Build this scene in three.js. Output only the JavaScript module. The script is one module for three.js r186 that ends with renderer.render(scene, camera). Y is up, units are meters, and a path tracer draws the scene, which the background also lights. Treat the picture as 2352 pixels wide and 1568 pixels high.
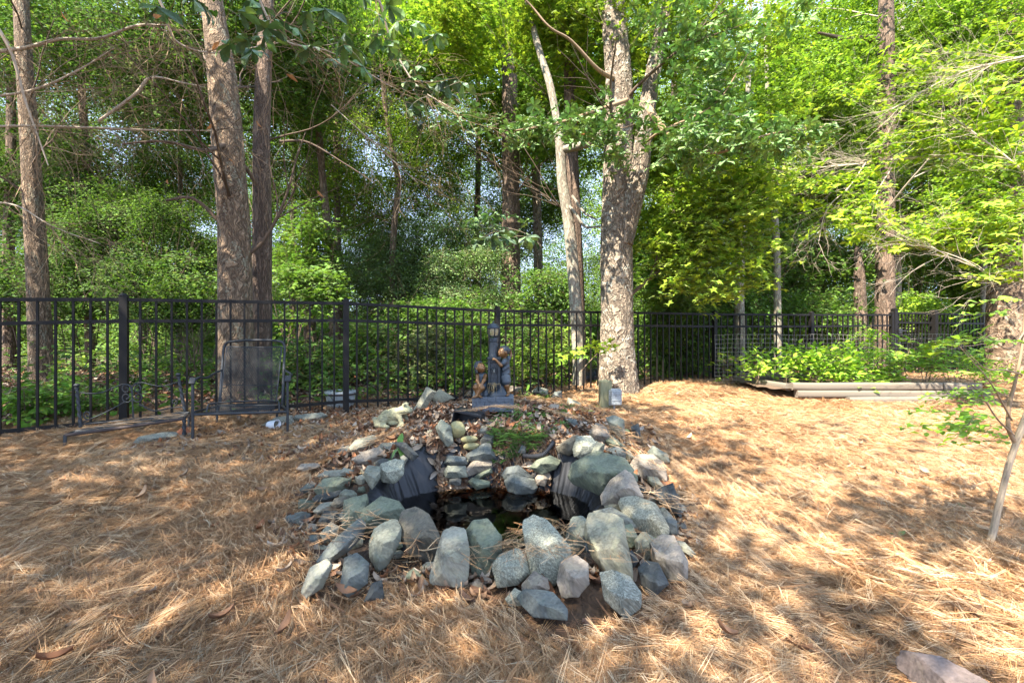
import * as THREE from 'three';
import { mergeGeometries, mergeVertices, toCreasedNormals } from 'three/addons/utils/BufferGeometryUtils.js';
import { MarchingCubes } from 'three/addons/objects/MarchingCubes.js';
import { ImprovedNoise } from 'three/addons/math/ImprovedNoise.js';
import { RoundedBoxGeometry } from 'three/addons/geometries/RoundedBoxGeometry.js';

// ---------------------------------------------------------------- camera, sky, sun, exposure
const F = 1045, CX = 1176, CY = 784, CAM_H = 1.1;              // lens in picture units of a 2352 x 1568 frame
const scene = new THREE.Scene();
const camera = new THREE.PerspectiveCamera(2 * Math.atan(CY / F) * 180 / Math.PI, 1024 / 682, 0.05, 600);
camera.position.set(0, CAM_H, 0);
camera.lookAt(0, CAM_H, -10);
const SUN = new THREE.Vector3(-0.36, 0.80, 0.47).normalize();
{
  const w = 512, h = 256, data = new Float32Array(w * h * 4);
  for (let j = 0; j < h; j++) for (let i = 0; i < w; i++) {
    const el = ((j + 0.5) / h - 0.5) * Math.PI, s = Math.max(0, Math.sin(el)), t = Math.pow(s, 0.6);
    const k = (j * w + i) * 4;
    const up = [0.43 + (0.27 - 0.43) * t, 0.52 + (0.385 - 0.52) * t, 0.69 + (0.63 - 0.69) * t];
    for (let c = 0; c < 3; c++) data[k + c] = (el < 0 ? [0.20, 0.19, 0.15][c] : up[c]) * 1.1;
    data[k + 3] = 1;
  }
  const sky = new THREE.DataTexture(data, w, h, THREE.RGBAFormat, THREE.FloatType);
  sky.mapping = THREE.EquirectangularReflectionMapping;
  sky.magFilter = sky.minFilter = THREE.LinearFilter;
  sky.needsUpdate = true;
  scene.background = sky; scene.environment = sky;
}
const sun = new THREE.DirectionalLight(new THREE.Color(1, 0.93, 0.82), 5);
sun.position.copy(SUN).multiplyScalar(45);
sun.castShadow = true;
sun.shadow.mapSize.set(4096, 4096);
Object.assign(sun.shadow.camera, { left: -25, right: 25, top: 25, bottom: -25, near: 1, far: 110 });
scene.add(sun, sun.target);
const renderer = new THREE.WebGLRenderer({ antialias: true });
renderer.setSize(1024, 682);
renderer.toneMapping = THREE.LinearToneMapping;
renderer.toneMappingExposure = 4.7;
renderer.shadowMap.enabled = true;

// ---------------------------------------------------------------- helpers
function rng(seed) { let a = seed >>> 0; return () => { a = (a + 0x6D2B79F5) >>> 0; let t = a; t = Math.imul(t ^ (t >>> 15), t | 1); t ^= t + Math.imul(t ^ (t >>> 7), t | 61); return ((t ^ (t >>> 14)) >>> 0) / 4294967296; }; }
const IN = new ImprovedNoise(), N3 = (x, y, z) => IN.noise(x + 11.3, y + 5.7, z + 3.1);
const V = (x, y, z) => new THREE.Vector3(x, y, z);
const lerp = (a, b, t) => a + (b - a) * t, clamp = (x, a = 0, b = 1) => Math.min(b, Math.max(a, x));
const sstep = (a, b, x) => { const t = clamp((x - a) / (b - a)); return t * t * (3 - 2 * t); };
const P = (px, py, d) => V((px - CX) / F * d, CAM_H - (py - CY) / F * d, -d);   // a point d metres ahead, from where it shows in the photograph
const lin = (r, g, b) => new THREE.Color().setRGB(r, g, b);

const POND = { x: -0.12, d: 2.66, rx: 0.66, rd: 0.47, water: 0.13 };
function pondE(x, d) { return Math.hypot((x - POND.x) / POND.rx, (d - POND.d) / POND.rd); }
function groundBase(x, d) {
  let y = d < 1.5 ? 0.02 * (d - 1.5) * sstep(0, 1.5, d) : d < 6.5 ? 0.09 * (d - 1.5) : 0.45 + 0.02 * (Math.min(d, 30) - 6.5);
  y += 0.29 * Math.exp(-0.5 * ((x + 0.08) / 0.85) ** 2 - 0.5 * ((d - 3.72) / 0.82) ** 2);
  y += 0.085 * Math.exp(-(((pondE(x, d) - 1.15) / 0.28) ** 2)) * sstep(2.25, 2.75, d) - 0.03 * Math.exp(-(((pondE(x, d) - 1.1) / 0.3) ** 2)) * sstep(2.6, 2.2, d);
  y += 0.09 * sstep(-1.2, -2.8, x) * sstep(1.6, 3.2, d) * sstep(12, 6, d);
  y += 0.035 * N3(x * 1.1, d * 1.1, 0) + 0.018 * N3(x * 3.1, d * 3.1, 4) + 0.008 * N3(x * 7, d * 7, 9);
  return y;
}
function groundY(x, d) {
  let y = groundBase(x, d);
  const e = pondE(x, d);
  if (e < 1.04) y = lerp(y, -0.19, sstep(1.04, 0.56, e));
  return y;
}
function hit(px, py, rise = 0) {                                 // where the line of sight meets the ground
  for (let d = 0.7; d < 60; d += 0.01 + d * 0.001) { const p = P(px, py, d); if (p.y <= groundY(p.x, d) + rise) return d; }
  return 60;
}
const onGround = (px, py) => { const d = hit(px, py), p = P(px, py, d); p.y = groundY(p.x, d); return p; };

const used = new Map();
function numbered(name) { const n = used.get(name) || 0; used.set(name, n + 1); return n ? `${name}_${String(n).padStart(3, '0')}` : name; }
const baseOf = new WeakMap();
function tag(o, label, category, group, kind) {
  o.userData.label = label; if (category) o.userData.category = category;
  if (group) o.userData.group = group; if (kind) o.userData.kind = kind;
  return o;
}
function thing(name, label, category, base = V(0, 0, 0), group) {
  const o = new THREE.Group(); o.name = numbered(name); o.position.copy(base); baseOf.set(o, base.clone());
  scene.add(o); return tag(o, label, category, group);
}
// geometry is written in world coordinates; the mesh is a child of the thing or part
function part(name, geo, mat, parent) {
  const b = baseOf.get(parent) || V(0, 0, 0);
  geo.translate(-b.x, -b.y, -b.z);
  const m = new THREE.Mesh(geo, mat); m.name = name; m.castShadow = m.receiveShadow = true;
  baseOf.set(m, b); parent.add(m); return m;
}
function solo(name, geo, mat, label, category, group, base) {   // a thing that is one mesh
  geo.computeBoundingBox();
  const c = base || geo.boundingBox.getCenter(V(0, 0, 0)); if (!base) c.y = geo.boundingBox.min.y;
  geo.translate(-c.x, -c.y, -c.z);
  const m = new THREE.Mesh(geo, mat); m.name = numbered(name); m.position.copy(c); m.castShadow = m.receiveShadow = true;
  baseOf.set(m, c.clone()); scene.add(m); return tag(m, label, category, group);
}
function struct(name, geo, mat) { const m = new THREE.Mesh(geo, mat); m.name = numbered(name); m.userData.kind = 'structure'; m.castShadow = m.receiveShadow = true; scene.add(m); return m; }
function strip(g) { for (const k of Object.keys(g.attributes)) if (!['position', 'normal', 'uv'].includes(k)) g.deleteAttribute(k); return g; }
function merge(list) {
  const hasColor = list.every(g => g.attributes.color);
  const l = list.map(g => { let q = g.index ? g.toNonIndexed() : g; if (!hasColor) strip(q); if (!q.attributes.uv) q.setAttribute('uv', new THREE.BufferAttribute(new Float32Array(q.attributes.position.count * 2), 2)); return q; });
  return mergeGeometries(l, false);
}
function box(w, h, d, x, y, z, ry = 0) { const g = new THREE.BoxGeometry(w, h, d); if (ry) g.rotateY(ry); g.translate(x, y, z); return g; }
function rbox(w, h, d, r, x = 0, y = 0, z = 0) { const g = new RoundedBoxGeometry(w, h, d, 2, r); g.translate(x, y, z); return g; }
// a tapered tube through points; rs = radius or list of radii; bump(u, v, p) optional displacement
function tube(pts, rs, segs = 6, rings = 0, bump = null, uvr = 1) {
  const R = Array.isArray(rs) ? rs : pts.map(() => rs), n = rings || (pts.length - 1) * 3;
  const curve = pts.length > 2 ? new THREE.CatmullRomCurve3(pts, false, 'centripetal') : new THREE.LineCurve3(pts[0], pts[1]);
  const pos = [], uv = [], idx = []; let prevN = null, len = 0, last = null;
  for (let i = 0; i <= n; i++) {
    const t = i / n, c = curve.getPoint(t), tg = curve.getTangent(t), f = t * (pts.length - 1), k = Math.min(pts.length - 2, Math.floor(f)), r = lerp(R[k], R[k + 1], f - k);
    if (last) len += c.distanceTo(last); last = c.clone();
    if (!prevN) prevN = Math.abs(tg.y) < 0.9 ? V(0, 1, 0) : V(1, 0, 0);
    const nn = prevN.clone().addScaledVector(tg, -prevN.dot(tg)).normalize(), bb = tg.clone().cross(nn); prevN = nn;
    for (let j = 0; j <= segs; j++) {
      const a = j / segs * Math.PI * 2, q = r * (bump ? 1 + bump(j % segs / segs, len, r) : 1);
      pos.push(c.x + (nn.x * Math.cos(a) + bb.x * Math.sin(a)) * q, c.y + (nn.y * Math.cos(a) + bb.y * Math.sin(a)) * q, c.z + (nn.z * Math.cos(a) + bb.z * Math.sin(a)) * q);
      uv.push(j / segs * uvr, len);
    }
  }
  for (let i = 0; i < n; i++) for (let j = 0; j < segs; j++) { const a = i * (segs + 1) + j, b = a + segs + 1; idx.push(a, a + 1, b, b, a + 1, b + 1); }
  for (const [row, flip] of [[0, 1], [n, 0]]) { const c = pos.length / 3, q = curve.getPoint(row / n); pos.push(q.x, q.y, q.z); uv.push(0, 0); for (let j = 0; j < segs; j++) { const a = row * (segs + 1) + j; flip ? idx.push(c, a + 1, a) : idx.push(c, a, a + 1); } }
  const g = new THREE.BufferGeometry();
  g.setAttribute('position', new THREE.Float32BufferAttribute(pos, 3)); g.setAttribute('uv', new THREE.Float32BufferAttribute(uv, 2)); g.setIndex(idx); g.computeVertexNormals();
  return g;
}
function lathe(profile, segs = 24) { return new THREE.LatheGeometry(profile.map(([r, y]) => new THREE.Vector2(r, y)), segs); }

// ---------------------------------------------------------------- textures
function hash2(x, y, s) { let h = Math.imul(x, 374761393) + Math.imul(y, 668265263) + Math.imul(s, 974634777); h = Math.imul(h ^ (h >>> 13), 1274126177); return ((h ^ (h >>> 16)) >>> 0) / 4294967296; }
function tnoise(x, y, px, py, s) {                                // value noise that tiles with periods px, py
  const xi = Math.floor(x), yi = Math.floor(y), fx = x - xi, fy = y - yi, u = fx * fx * (3 - 2 * fx), v = fy * fy * (3 - 2 * fy);
  const m = (a, p) => ((a % p) + p) % p, x0 = m(xi, px), x1 = m(xi + 1, px), y0 = m(yi, py), y1 = m(yi + 1, py);
  return lerp(lerp(hash2(x0, y0, s), hash2(x1, y0, s), u), lerp(hash2(x0, y1, s), hash2(x1, y1, s), u), v);
}
function fbm(x, y, px, py, s, o = 4) { let a = 0, k = 0.5, t = 0; for (let i = 0; i < o; i++) { a += k * tnoise(x, y, px, py, s + i); t += k; x *= 2; y *= 2; px *= 2; py *= 2; k *= 0.5; } return a / t; }
function texture(size, fn, srgb = false) {
  const d = new Uint8Array(size * size * 4);
  for (let j = 0; j < size; j++) for (let i = 0; i < size; i++) { const c = fn(i / size, j / size), k = (j * size + i) * 4; for (let q = 0; q < 3; q++) d[k + q] = clamp(Array.isArray(c) ? c[q] : c) * 255; d[k + 3] = 255; }
  const t = new THREE.DataTexture(d, size, size, THREE.RGBAFormat); t.wrapS = t.wrapT = THREE.RepeatWrapping; t.magFilter = THREE.LinearFilter; t.minFilter = THREE.LinearMipmapLinearFilter; t.generateMipmaps = true;
  if (srgb) t.colorSpace = THREE.SRGBColorSpace; t.needsUpdate = true; return t;
}
function rep(t, x, y = x) { const c = t.clone(); c.repeat.set(x, y); c.needsUpdate = true; return c; }
const mixc = (a, b, t) => [lerp(a[0], b[0], t), lerp(a[1], b[1], t), lerp(a[2], b[2], t)];
// bark: plates between vertical furrows; u goes once round, v is metres
function barkH(u, v) {
  const w = fbm(u * 8, v * 8, 8, 8, 31, 3) - 0.5;
  const a = Math.abs(fbm(u * 28 + w * 5, v * 3, 28, 3, 5, 2) * 2 - 1), b = Math.abs(fbm(u * 50 + w * 4, v * 8, 50, 8, 8, 2) * 2 - 1);
  return clamp(Math.min(a * 3.2, 0.2 + b * 2.6)) * 0.72 + 0.28 * fbm(u * 70, v * 60, 70, 60, 77, 2);
}
const barkBump = texture(512, (u, v) => barkH(u, v));
function barkMap(dark, light, lichen, amount, seed) {
  return texture(512, (u, v) => {
    const h = barkH(u, v); let c = mixc(dark, light, clamp(h * 1.15) * (0.7 + 0.5 * fbm(u * 10, v * 10, 10, 10, seed, 3)));
    const l = fbm(u * 16, v * 14, 16, 14, seed + 9, 4); const sp = fbm(u * 60, v * 60, 60, 60, seed + 4, 2);
    return mixc(c, lichen, sstep(0.62 - amount * 0.25, 0.74 - amount * 0.25, l) * 0.45 * sstep(0.35, 0.6, sp) + (sp > 0.74 ? 0.2 : 0));
  });
}
const barkGrey = barkMap([0.05, 0.036, 0.024], [0.31, 0.24, 0.165], [0.42, 0.42, 0.34], 0.25, 3);
const barkBrown = barkMap([0.04, 0.024, 0.014], [0.265, 0.178, 0.108], [0.33, 0.32, 0.22], 0.1, 21);
const barkPale = barkMap([0.12, 0.095, 0.065], [0.34, 0.285, 0.21], [0.40, 0.46, 0.34], 0.5, 44);
const barkPine = barkMap([0.03, 0.018, 0.011], [0.20, 0.133, 0.088], [0.24, 0.2, 0.15], 0.0, 63);
const std = (o) => new THREE.MeshStandardMaterial(o);
const barkMat = (map, rx, ry, bs) => std({ map: rep(map, rx, ry), bumpMap: rep(barkBump, rx, ry), bumpScale: bs, roughness: 0.95 });
const B = { grey: barkMat(barkGrey, 1, 1.1, 0.03), brown: barkMat(barkBrown, 1, 1.1, 0.026), pale: barkMat(barkPale, 1, 1.3, 0.008), pine: barkMat(barkPine, 1, 0.9, 0.02), twig: std({ color: lin(0.26, 0.175, 0.10), roughness: 0.9 }), twigpale: std({ color: lin(0.44, 0.36, 0.27), roughness: 0.9 }), twigdark: std({ color: lin(0.105, 0.07, 0.045), roughness: 0.9 }) };
const metal = new THREE.MeshPhysicalMaterial({ color: lin(0.011, 0.0098, 0.0088), roughness: 0.5, specularIntensity: 0.35 });
const metalBump = texture(256, (u, v) => fbm(u * 60, v * 60, 60, 60, 2, 3));
const iron = std({ color: lin(0.018, 0.02, 0.022), roughness: 0.55, bumpMap: rep(metalBump, 1), bumpScale: 0.001 });
// ---------------------------------------------------------------- ground: one sheet, fine near the camera
{
  const xs = [], ds = [];
  for (let x = -200; x < -9; x += Math.max(0.15, (-9 - x) * 0.25)) xs.push(x);
  for (let x = -9; x <= 12; x += 0.06) xs.push(x);
  for (let x = 12.1; x < 230; x += Math.max(0.15, (x - 12) * 0.25)) xs.push(x);
  for (let d = -120; d < -2; d += Math.max(0.2, (-2 - d) * 0.25)) ds.push(d);
  for (let d = -2; d <= 4.6; d += 0.045) ds.push(d);
  for (let d = 4.65; d < 330; d += Math.max(0.06, (d - 5.5) * 0.06)) ds.push(d);
  const pos = [], uv = [], idx = [], col = [], nx = xs.length;
  const cs = [0.15, 0.08, 0.038], cl = [0.095, 0.055, 0.03];
  for (const d of ds) for (const x of xs) {
    pos.push(x, d > -2 && d < 60 ? groundY(x, Math.max(d, 0)) - 0.05 * sstep(1.12, 0.95, pondE(x, d)) : groundBase(x, clamp(d, 0, 60)), -d); uv.push(x, d);
    const fd = 3.65 + (x + 4) * 0.45, beyond = sstep(-0.1, 0.5, d - fd), md = Math.exp(-0.5 * ((x + 0.1) / 0.75) ** 2 - 0.5 * ((d - 3.6) / 0.75) ** 2);
    const k = clamp(Math.max(beyond, md * 1.3, sstep(1.75, 1.4, pondE(x, d)) * 1.3)), n = 0.8 + 0.5 * N3(x * 2, d * 2, 1);
    col.push(...mixc(cs, cl, k).map(c => c * n));
  }
  for (let j = 0; j < ds.length - 1; j++) for (let i = 0; i < nx - 1; i++) { const a = j * nx + i, b = a + nx; idx.push(a, a + 1, b, b, a + 1, b + 1); }
  const g = new THREE.BufferGeometry();
  g.setAttribute('position', new THREE.Float32BufferAttribute(pos, 3)); g.setAttribute('uv', new THREE.Float32BufferAttribute(uv, 2)); g.setAttribute('color', new THREE.Float32BufferAttribute(col, 3)); g.setIndex(idx); g.computeVertexNormals();
  const tx = texture(512, (u, v) => { const a = fbm(u * 8, v * 8, 8, 8, 4, 5), s = Math.abs(fbm(u * 50 + a * 6, v * 22, 50, 22, 7, 2) * 2 - 1); return 0.35 + 0.65 * clamp(a * 0.7 + s * 0.9); });
  struct('ground', g, std({ vertexColors: true, map: tx, bumpMap: tx, bumpScale: 0.02, roughness: 1 }));
}

// ---------------------------------------------------------------- pine straw: clumps of needles laid over the ground
function strawClump(seed, R, n, flat, spread, lenA, lenB) {
  const r = rng(seed), pos = [], idx = [], col = [], W = 0.00052;
  const tones = [[0.446, 0.247, 0.107], [0.394, 0.202, 0.077], [0.518, 0.324, 0.163], [0.28, 0.137, 0.052], [0.55, 0.384, 0.22], [0.415, 0.229, 0.096], [0.176, 0.081, 0.033]];
  const dir0 = r() * 6.28;
  for (let i = 0; i < n; i++) {
    const rad = R * Math.sqrt(r()), th = r() * 6.28, cx = rad * Math.cos(th), cz = rad * Math.sin(th), edge = 1 - rad / R;
    const dir = r() < spread ? r() * 6.28 : dir0 + (r() - 0.5) * 1.1, L = lerp(lenA, lenB, r()), bend = (r() - 0.5) * 2.4, tone = tones[Math.floor(r() * tones.length)], k = 0.75 + 0.5 * r();
    const h0 = flat * edge * r() + 0.004, tilt = (r() - 0.5) * 0.5 * (r() < 0.14 ? 2 : 1), nb = r() < 0.4 ? 3 : 2, S = 4;
    for (let b = 0; b < nb; b++) {
      const dd = dir + b * (r() - 0.5) * 0.16, bb = bend + b * (r() - 0.5) * 0.5, o = pos.length / 3;
      let x = cx - Math.cos(dd) * L / 2, z = cz - Math.sin(dd) * L / 2;
      for (let s = 0; s <= S; s++) {
        const t = s / S, a = dd + bb * (t - 0.5), px = -Math.sin(a), pz = Math.cos(a), w = W * (s === S ? 0.4 : 1);
        const y = Math.max(0.001, h0 + tilt * (t - 0.5) * L - 0.10 * flat * (t - 0.5) ** 2 * 4 + 0.004 * b);
        pos.push(x + px * w, y, z + pz * w, x - px * w, y + 0.0006, z - pz * w);
        for (let q = 0; q < 2; q++) col.push(tone[0] * k, tone[1] * k, tone[2] * k);
        if (s < S) { const e = o + s * 2; idx.push(e, e + 1, e + 2, e + 2, e + 1, e + 3); }
        x += Math.cos(a) * L / S; z += Math.sin(a) * L / S;
      }
    }
  }
  const g = new THREE.BufferGeometry();
  g.setAttribute('position', new THREE.Float32BufferAttribute(pos, 3)); g.setAttribute('color', new THREE.Float32BufferAttribute(col, 3)); g.setIndex(idx); g.computeVertexNormals();
  return g;
}
const strawMat = std({ vertexColors: true, roughness: 0.75 });
const fenceD = x => 4.03 + (x + 3.44) * 0.452 - (x > 3.1 ? (x - 3.1) * 0.14 : 0);
const M4 = new THREE.Matrix4(), Q = new THREE.Quaternion(), Q2 = new THREE.Quaternion(), UP = V(0, 1, 0);
function groundN(x, d, e = 0.12) { return V(-(groundY(x + e, d) - groundY(x - e, d)) / (2 * e), 1, (groundY(x, d + e) - groundY(x, d - e)) / (2 * e)).normalize(); }
function instanced(name, geo, mat, items, parent) {             // items: {p, q, s, c}
  const m = new THREE.InstancedMesh(geo, mat, items.length), b = parent === scene ? V(0, 0, 0) : baseOf.get(parent) || V(0, 0, 0);
  items.forEach((it, i) => { const s = it.s; M4.compose(it.p.clone().sub(b), it.q, typeof s === 'number' ? V(s, s, s) : s); m.setMatrixAt(i, M4); m.setColorAt(i, it.c); });
  m.name = parent === scene ? numbered(name) : name; m.castShadow = m.receiveShadow = true; m.userData.kind = 'stuff'; parent.add(m); return m;
}
// ---------------------------------------------------------------- pond liner and water
{
  const pos = [], uv = [], idx = [], A = 420, S = 56;
  for (let i = 0; i <= S; i++) for (let j = 0; j <= A; j++) {
    const th = j / A * Math.PI * 2, e = lerp(1.2, 0.02, i / S), c = Math.cos(th), s = Math.sin(th);
    const x = POND.x + POND.rx * e * c, d = POND.d + POND.rd * e * s;
    const rim = sstep(0.7, 0.95, e) * sstep(1.2, 1.0, e) + 0.4 * sstep(0.4, 0.7, e), fold = 0.010 * rim * (Math.sin(th * 67 + 14 * N3(c * 4, s * 4, e * 2.5) + 26 * e) * Math.max(0, 0.25 + 1.3 * N3(c * 5, s * 5, e * 2 + 4)) + 1.3 * N3(c * 26 + e * 5, s * 26 - e * 5, e * 6)) + 0.03 * rim * N3(c * 5, s * 5, e * 2.5);
    const x2 = x + c * fold, d2 = d + s * fold; let y = groundBase(x2, d2); y = lerp(y, -0.19, sstep(1.04, 0.56, e)) + 0.004 + fold * 0.8 - sstep(1.08, 1.2, e) * 0.05;
    pos.push(x2, y, -d2); uv.push(th, e);
  }
  for (let i = 0; i < S; i++) for (let j = 0; j < A; j++) { const a = i * (A + 1) + j, b = a + A + 1; idx.push(a, b, a + 1, b, b + 1, a + 1); }
  const g = new THREE.BufferGeometry();
  g.setAttribute('position', new THREE.Float32BufferAttribute(pos, 3)); g.setAttribute('uv', new THREE.Float32BufferAttribute(uv, 2)); g.setIndex(idx); g.computeVertexNormals();
  solo('pond_liner', g, std({ color: lin(0.009, 0.009, 0.01), roughness: 0.52, side: THREE.DoubleSide }), 'wrinkled black plastic pond liner showing between the stones and the water', 'pond liner');
  const w = new THREE.CircleGeometry(1, 96); w.rotateX(-Math.PI / 2); w.scale(POND.rx * 0.93, 1, POND.rd * 0.93); w.translate(POND.x, POND.water, -POND.d);
  const rip = texture(256, (u, v) => fbm(u * 10, v * 10, 10, 10, 5, 3));
  struct('pond_water', w, new THREE.MeshPhysicalMaterial({ color: lin(0.9, 0.85, 0.75), roughness: 0.02, transmission: 1, thickness: 0.2, ior: 1.33, attenuationColor: lin(0.22, 0.12, 0.05), attenuationDistance: 0.13, bumpMap: rip, bumpScale: 0.002 }));
}
// ---------------------------------------------------------------- stones
const graniteTex = texture(512, (u, v) => { const a = fbm(u * 130, v * 130, 130, 130, 3, 2), b = fbm(u * 7, v * 7, 7, 7, 9, 3), c = fbm(u * 100, v * 100, 100, 100, 19, 2); let k = 0.62 + 0.25 * (b - 0.5); k += 0.4 * sstep(0.52, 0.68, a) - 0.22 * sstep(0.46, 0.3, c); return [k, k * 0.99, k * 0.96]; });
const slateTex = texture(512, (u, v) => { const b = fbm(u * 5, v * 5, 5, 5, 29, 5), f = fbm(u * 60, v * 60, 60, 60, 12, 3), l = fbm(u * 14, v * 14, 14, 14, 41, 4); let k = 0.16 + 1.0 * b + 0.5 * (f - 0.5); const g = sstep(0.56, 0.66, l); return [lerp(k, 0.92, g * 0.4), lerp(k, 0.95, g * 0.4), lerp(k, 0.84, g * 0.4)]; });
const rockBump = texture(512, (u, v) => fbm(u * 8, v * 8, 8, 8, 51, 7));
const sT = rep(slateTex, 2.2), gT = rep(graniteTex, 2.2), bT = rep(rockBump, 2.6);
const rockM = ([q0, q1, q2], t, rough = 0.9, bs = 0.022) => std({ color: lin(q0 * 0.74, q1 * 0.715, q2 * 0.60), map: t, bumpMap: bT, bumpScale: bs, roughness: rough });
const RK = {
  g: rockM([0.29, 0.30, 0.265], sT), b: rockM([0.18, 0.195, 0.20], sT), d: rockM([0.10, 0.105, 0.11], sT), n: rockM([0.225, 0.25, 0.195], sT),
  t: rockM([0.47, 0.43, 0.33], sT), p: rockM([0.41, 0.345, 0.305], sT), w: rockM([0.46, 0.47, 0.42], gT), a: rockM([0.39, 0.375, 0.33], sT), m: rockM([0.20, 0.175, 0.145], sT),
  u: rockM([0.27, 0.205, 0.20], sT), y: rockM([0.41, 0.37, 0.20], sT, 0.8, 0.008), c: rockM([0.46, 0.44, 0.37], gT, 0.95, 0.01), v: rockM([0.75, 0.75, 0.72], gT, 0.6, 0.003), o: rockM([0.34, 0.35, 0.33], gT),
};
function rockGeo(poly, t, seed, soft, detail, up) {             // poly: outline [x, y] in metres about its centre, seen along +z
  const r = rng(seed), planes = [], n = poly.length;
  for (let i = 0; i < n; i++) {
    const [ax, ay] = poly[i], [bx, by] = poly[(i + 1) % n]; let nx = by - ay, ny = -(bx - ax); const l = Math.hypot(nx, ny) || 1e-6; nx /= l; ny /= l;
    let d = nx * ax + ny * ay; if (d < 0) { nx = -nx; ny = -ny; d = -d; } d = Math.max(d, 0.006);
    const f = lerp(0.25, 0.9, r()), bk = 0.45 + 0.3 * r();
    planes.push([nx * Math.cos(f), ny * Math.cos(f), Math.sin(f), d * Math.cos(f) + 0.15 * t * Math.sin(f)], [nx * Math.cos(bk), ny * Math.cos(bk), -Math.sin(bk), d * Math.cos(bk) + 0.1 * t * Math.sin(bk)], [nx, ny, 0, d]);
  }
  const cap = (x, y, z, d) => { const l = Math.hypot(x, y, z); planes.push([x / l, y / l, z / l, d]); };
  cap((r() - 0.5) * 0.7, up + 0.35 + 0.3 * r(), 1, t * 0.62); cap((r() - 0.5) * 1.0, up - 0.5 - 0.5 * r(), 1, t * 0.72); cap((r() - 0.5) * 1.6, (r() - 0.5) * 0.9, 1, t * 0.78); cap(0, 0, -1, t);
  const sup = (x, y, z) => { let m = 0; for (const [a, b] of poly) m = Math.max(m, a * x + b * y); return m + 0.35 * t * Math.abs(z); };
  if (soft > 10) for (let i = 0; i < 6; i++) { const a = r() * 6.283, z = 0.25 + 0.6 * r(), c = Math.sqrt(1 - z * z); planes.push([Math.cos(a) * c, Math.sin(a) * c, z, sup(Math.cos(a) * c, Math.sin(a) * c, z) * (0.86 + 0.14 * r())]); }
  let g = new THREE.IcosahedronGeometry(1, detail); g.deleteAttribute('normal'); g.deleteAttribute('uv'); g = mergeVertices(g, 1e-4);
  const p = g.attributes.position, uv = new Float32Array(p.count * 2), ox = r() * 50;
  const size = Math.min(t, Math.max(...poly.map(q => Math.hypot(q[0], q[1]))));
  for (let i = 0; i < p.count; i++) {
    const x = p.getX(i), y = p.getY(i), z = p.getZ(i); let s = 0;
    for (const q of planes) { const c = (x * q[0] + y * q[1] + z * q[2]) / q[3]; if (c > 0) s += Math.pow(c * 0.02, soft); }
    let R = Math.pow(s, -1 / soft) * 0.0208; const fx = x * R, fy = y * R, fz = z * R, k = 1 / size;
    R *= 1 + 0.03 * N3(fx * k * 1.8 + ox, fy * k * 1.8, fz * k * 1.8) + 0.022 * N3(fx * k * 4.5 + ox, fy * k * 4.5, fz * k * 4.5) + 0.014 * N3(fx * k * 10, fy * k * 10 + ox, fz * k * 10);
    p.setXYZ(i, x * R, y * R, z * R);
    uv[i * 2] = x * R + 0.63 * z * R + ox; uv[i * 2 + 1] = y * R - 0.55 * z * R + ox * 0.37;
  }
  g.setAttribute('uv', new THREE.BufferAttribute(uv, 2)); return soft > 10 ? toCreasedNormals(g, 0.42) : (g.computeVertexNormals(), g);
}
// outlines in the enlarged crop's pixels (scale 0.4, offset 666.4 / 862.4); k: how far down the outline the ground is met
const stones = [];
function stone(mat, label, pts, o = {}) {
  const q = o.raw ? pts : pts.map(([x, y]) => [666.4 + 0.4 * x, 862.4 + 0.4 * y]);
  const x0 = Math.min(...q.map(a => a[0])), x1 = Math.max(...q.map(a => a[0])), y0 = Math.min(...q.map(a => a[1])), y1 = Math.max(...q.map(a => a[1]));
  const cx = (x0 + x1) / 2, cy = (y0 + y1) / 2, d0 = o.d || hit(cx, lerp(y0, y1, o.deep ?? 0.98)), d = d0 - (o.lift || 0) * 0.4 - 0.05, sc = d / F;
  const poly = q.map(([x, y]) => [(x - cx) * sc * 1.12, (cy - y) * sc * 1.12]), w = (x1 - x0) * sc, h = (y1 - y0) * sc, t = (o.t || 0.55) * Math.sqrt(w * h);
  const c = P(cx, cy, d), view = V(0, CAM_H, 0).sub(c).normalize(), right = V(0, 1, 0).cross(view).normalize(), upv = view.clone().cross(right);
  const g = rockGeo(poly, t, 900 + stones.length * 7, o.soft || 80, w > 0.16 ? 18 : w > 0.08 ? 13 : 9, upv.y > 0 ? 0.25 : 0);
  M4.makeBasis(right, upv, view); g.applyMatrix4(M4); g.translate(c.x, c.y, c.z); c.addScaledVector(view, 0);
  const base = c.clone(); base.y -= h * 0.4;
  const m = solo(o.name || 'pond_stone', g, RK[mat], label, o.cat || 'stone', o.group === null ? undefined : o.group || 'stones heaped around the pond', base);
  stones.push({ x: c.x, d: -c.z, w, h, y: c.y + h * 0.3 }); return m;
}
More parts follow.
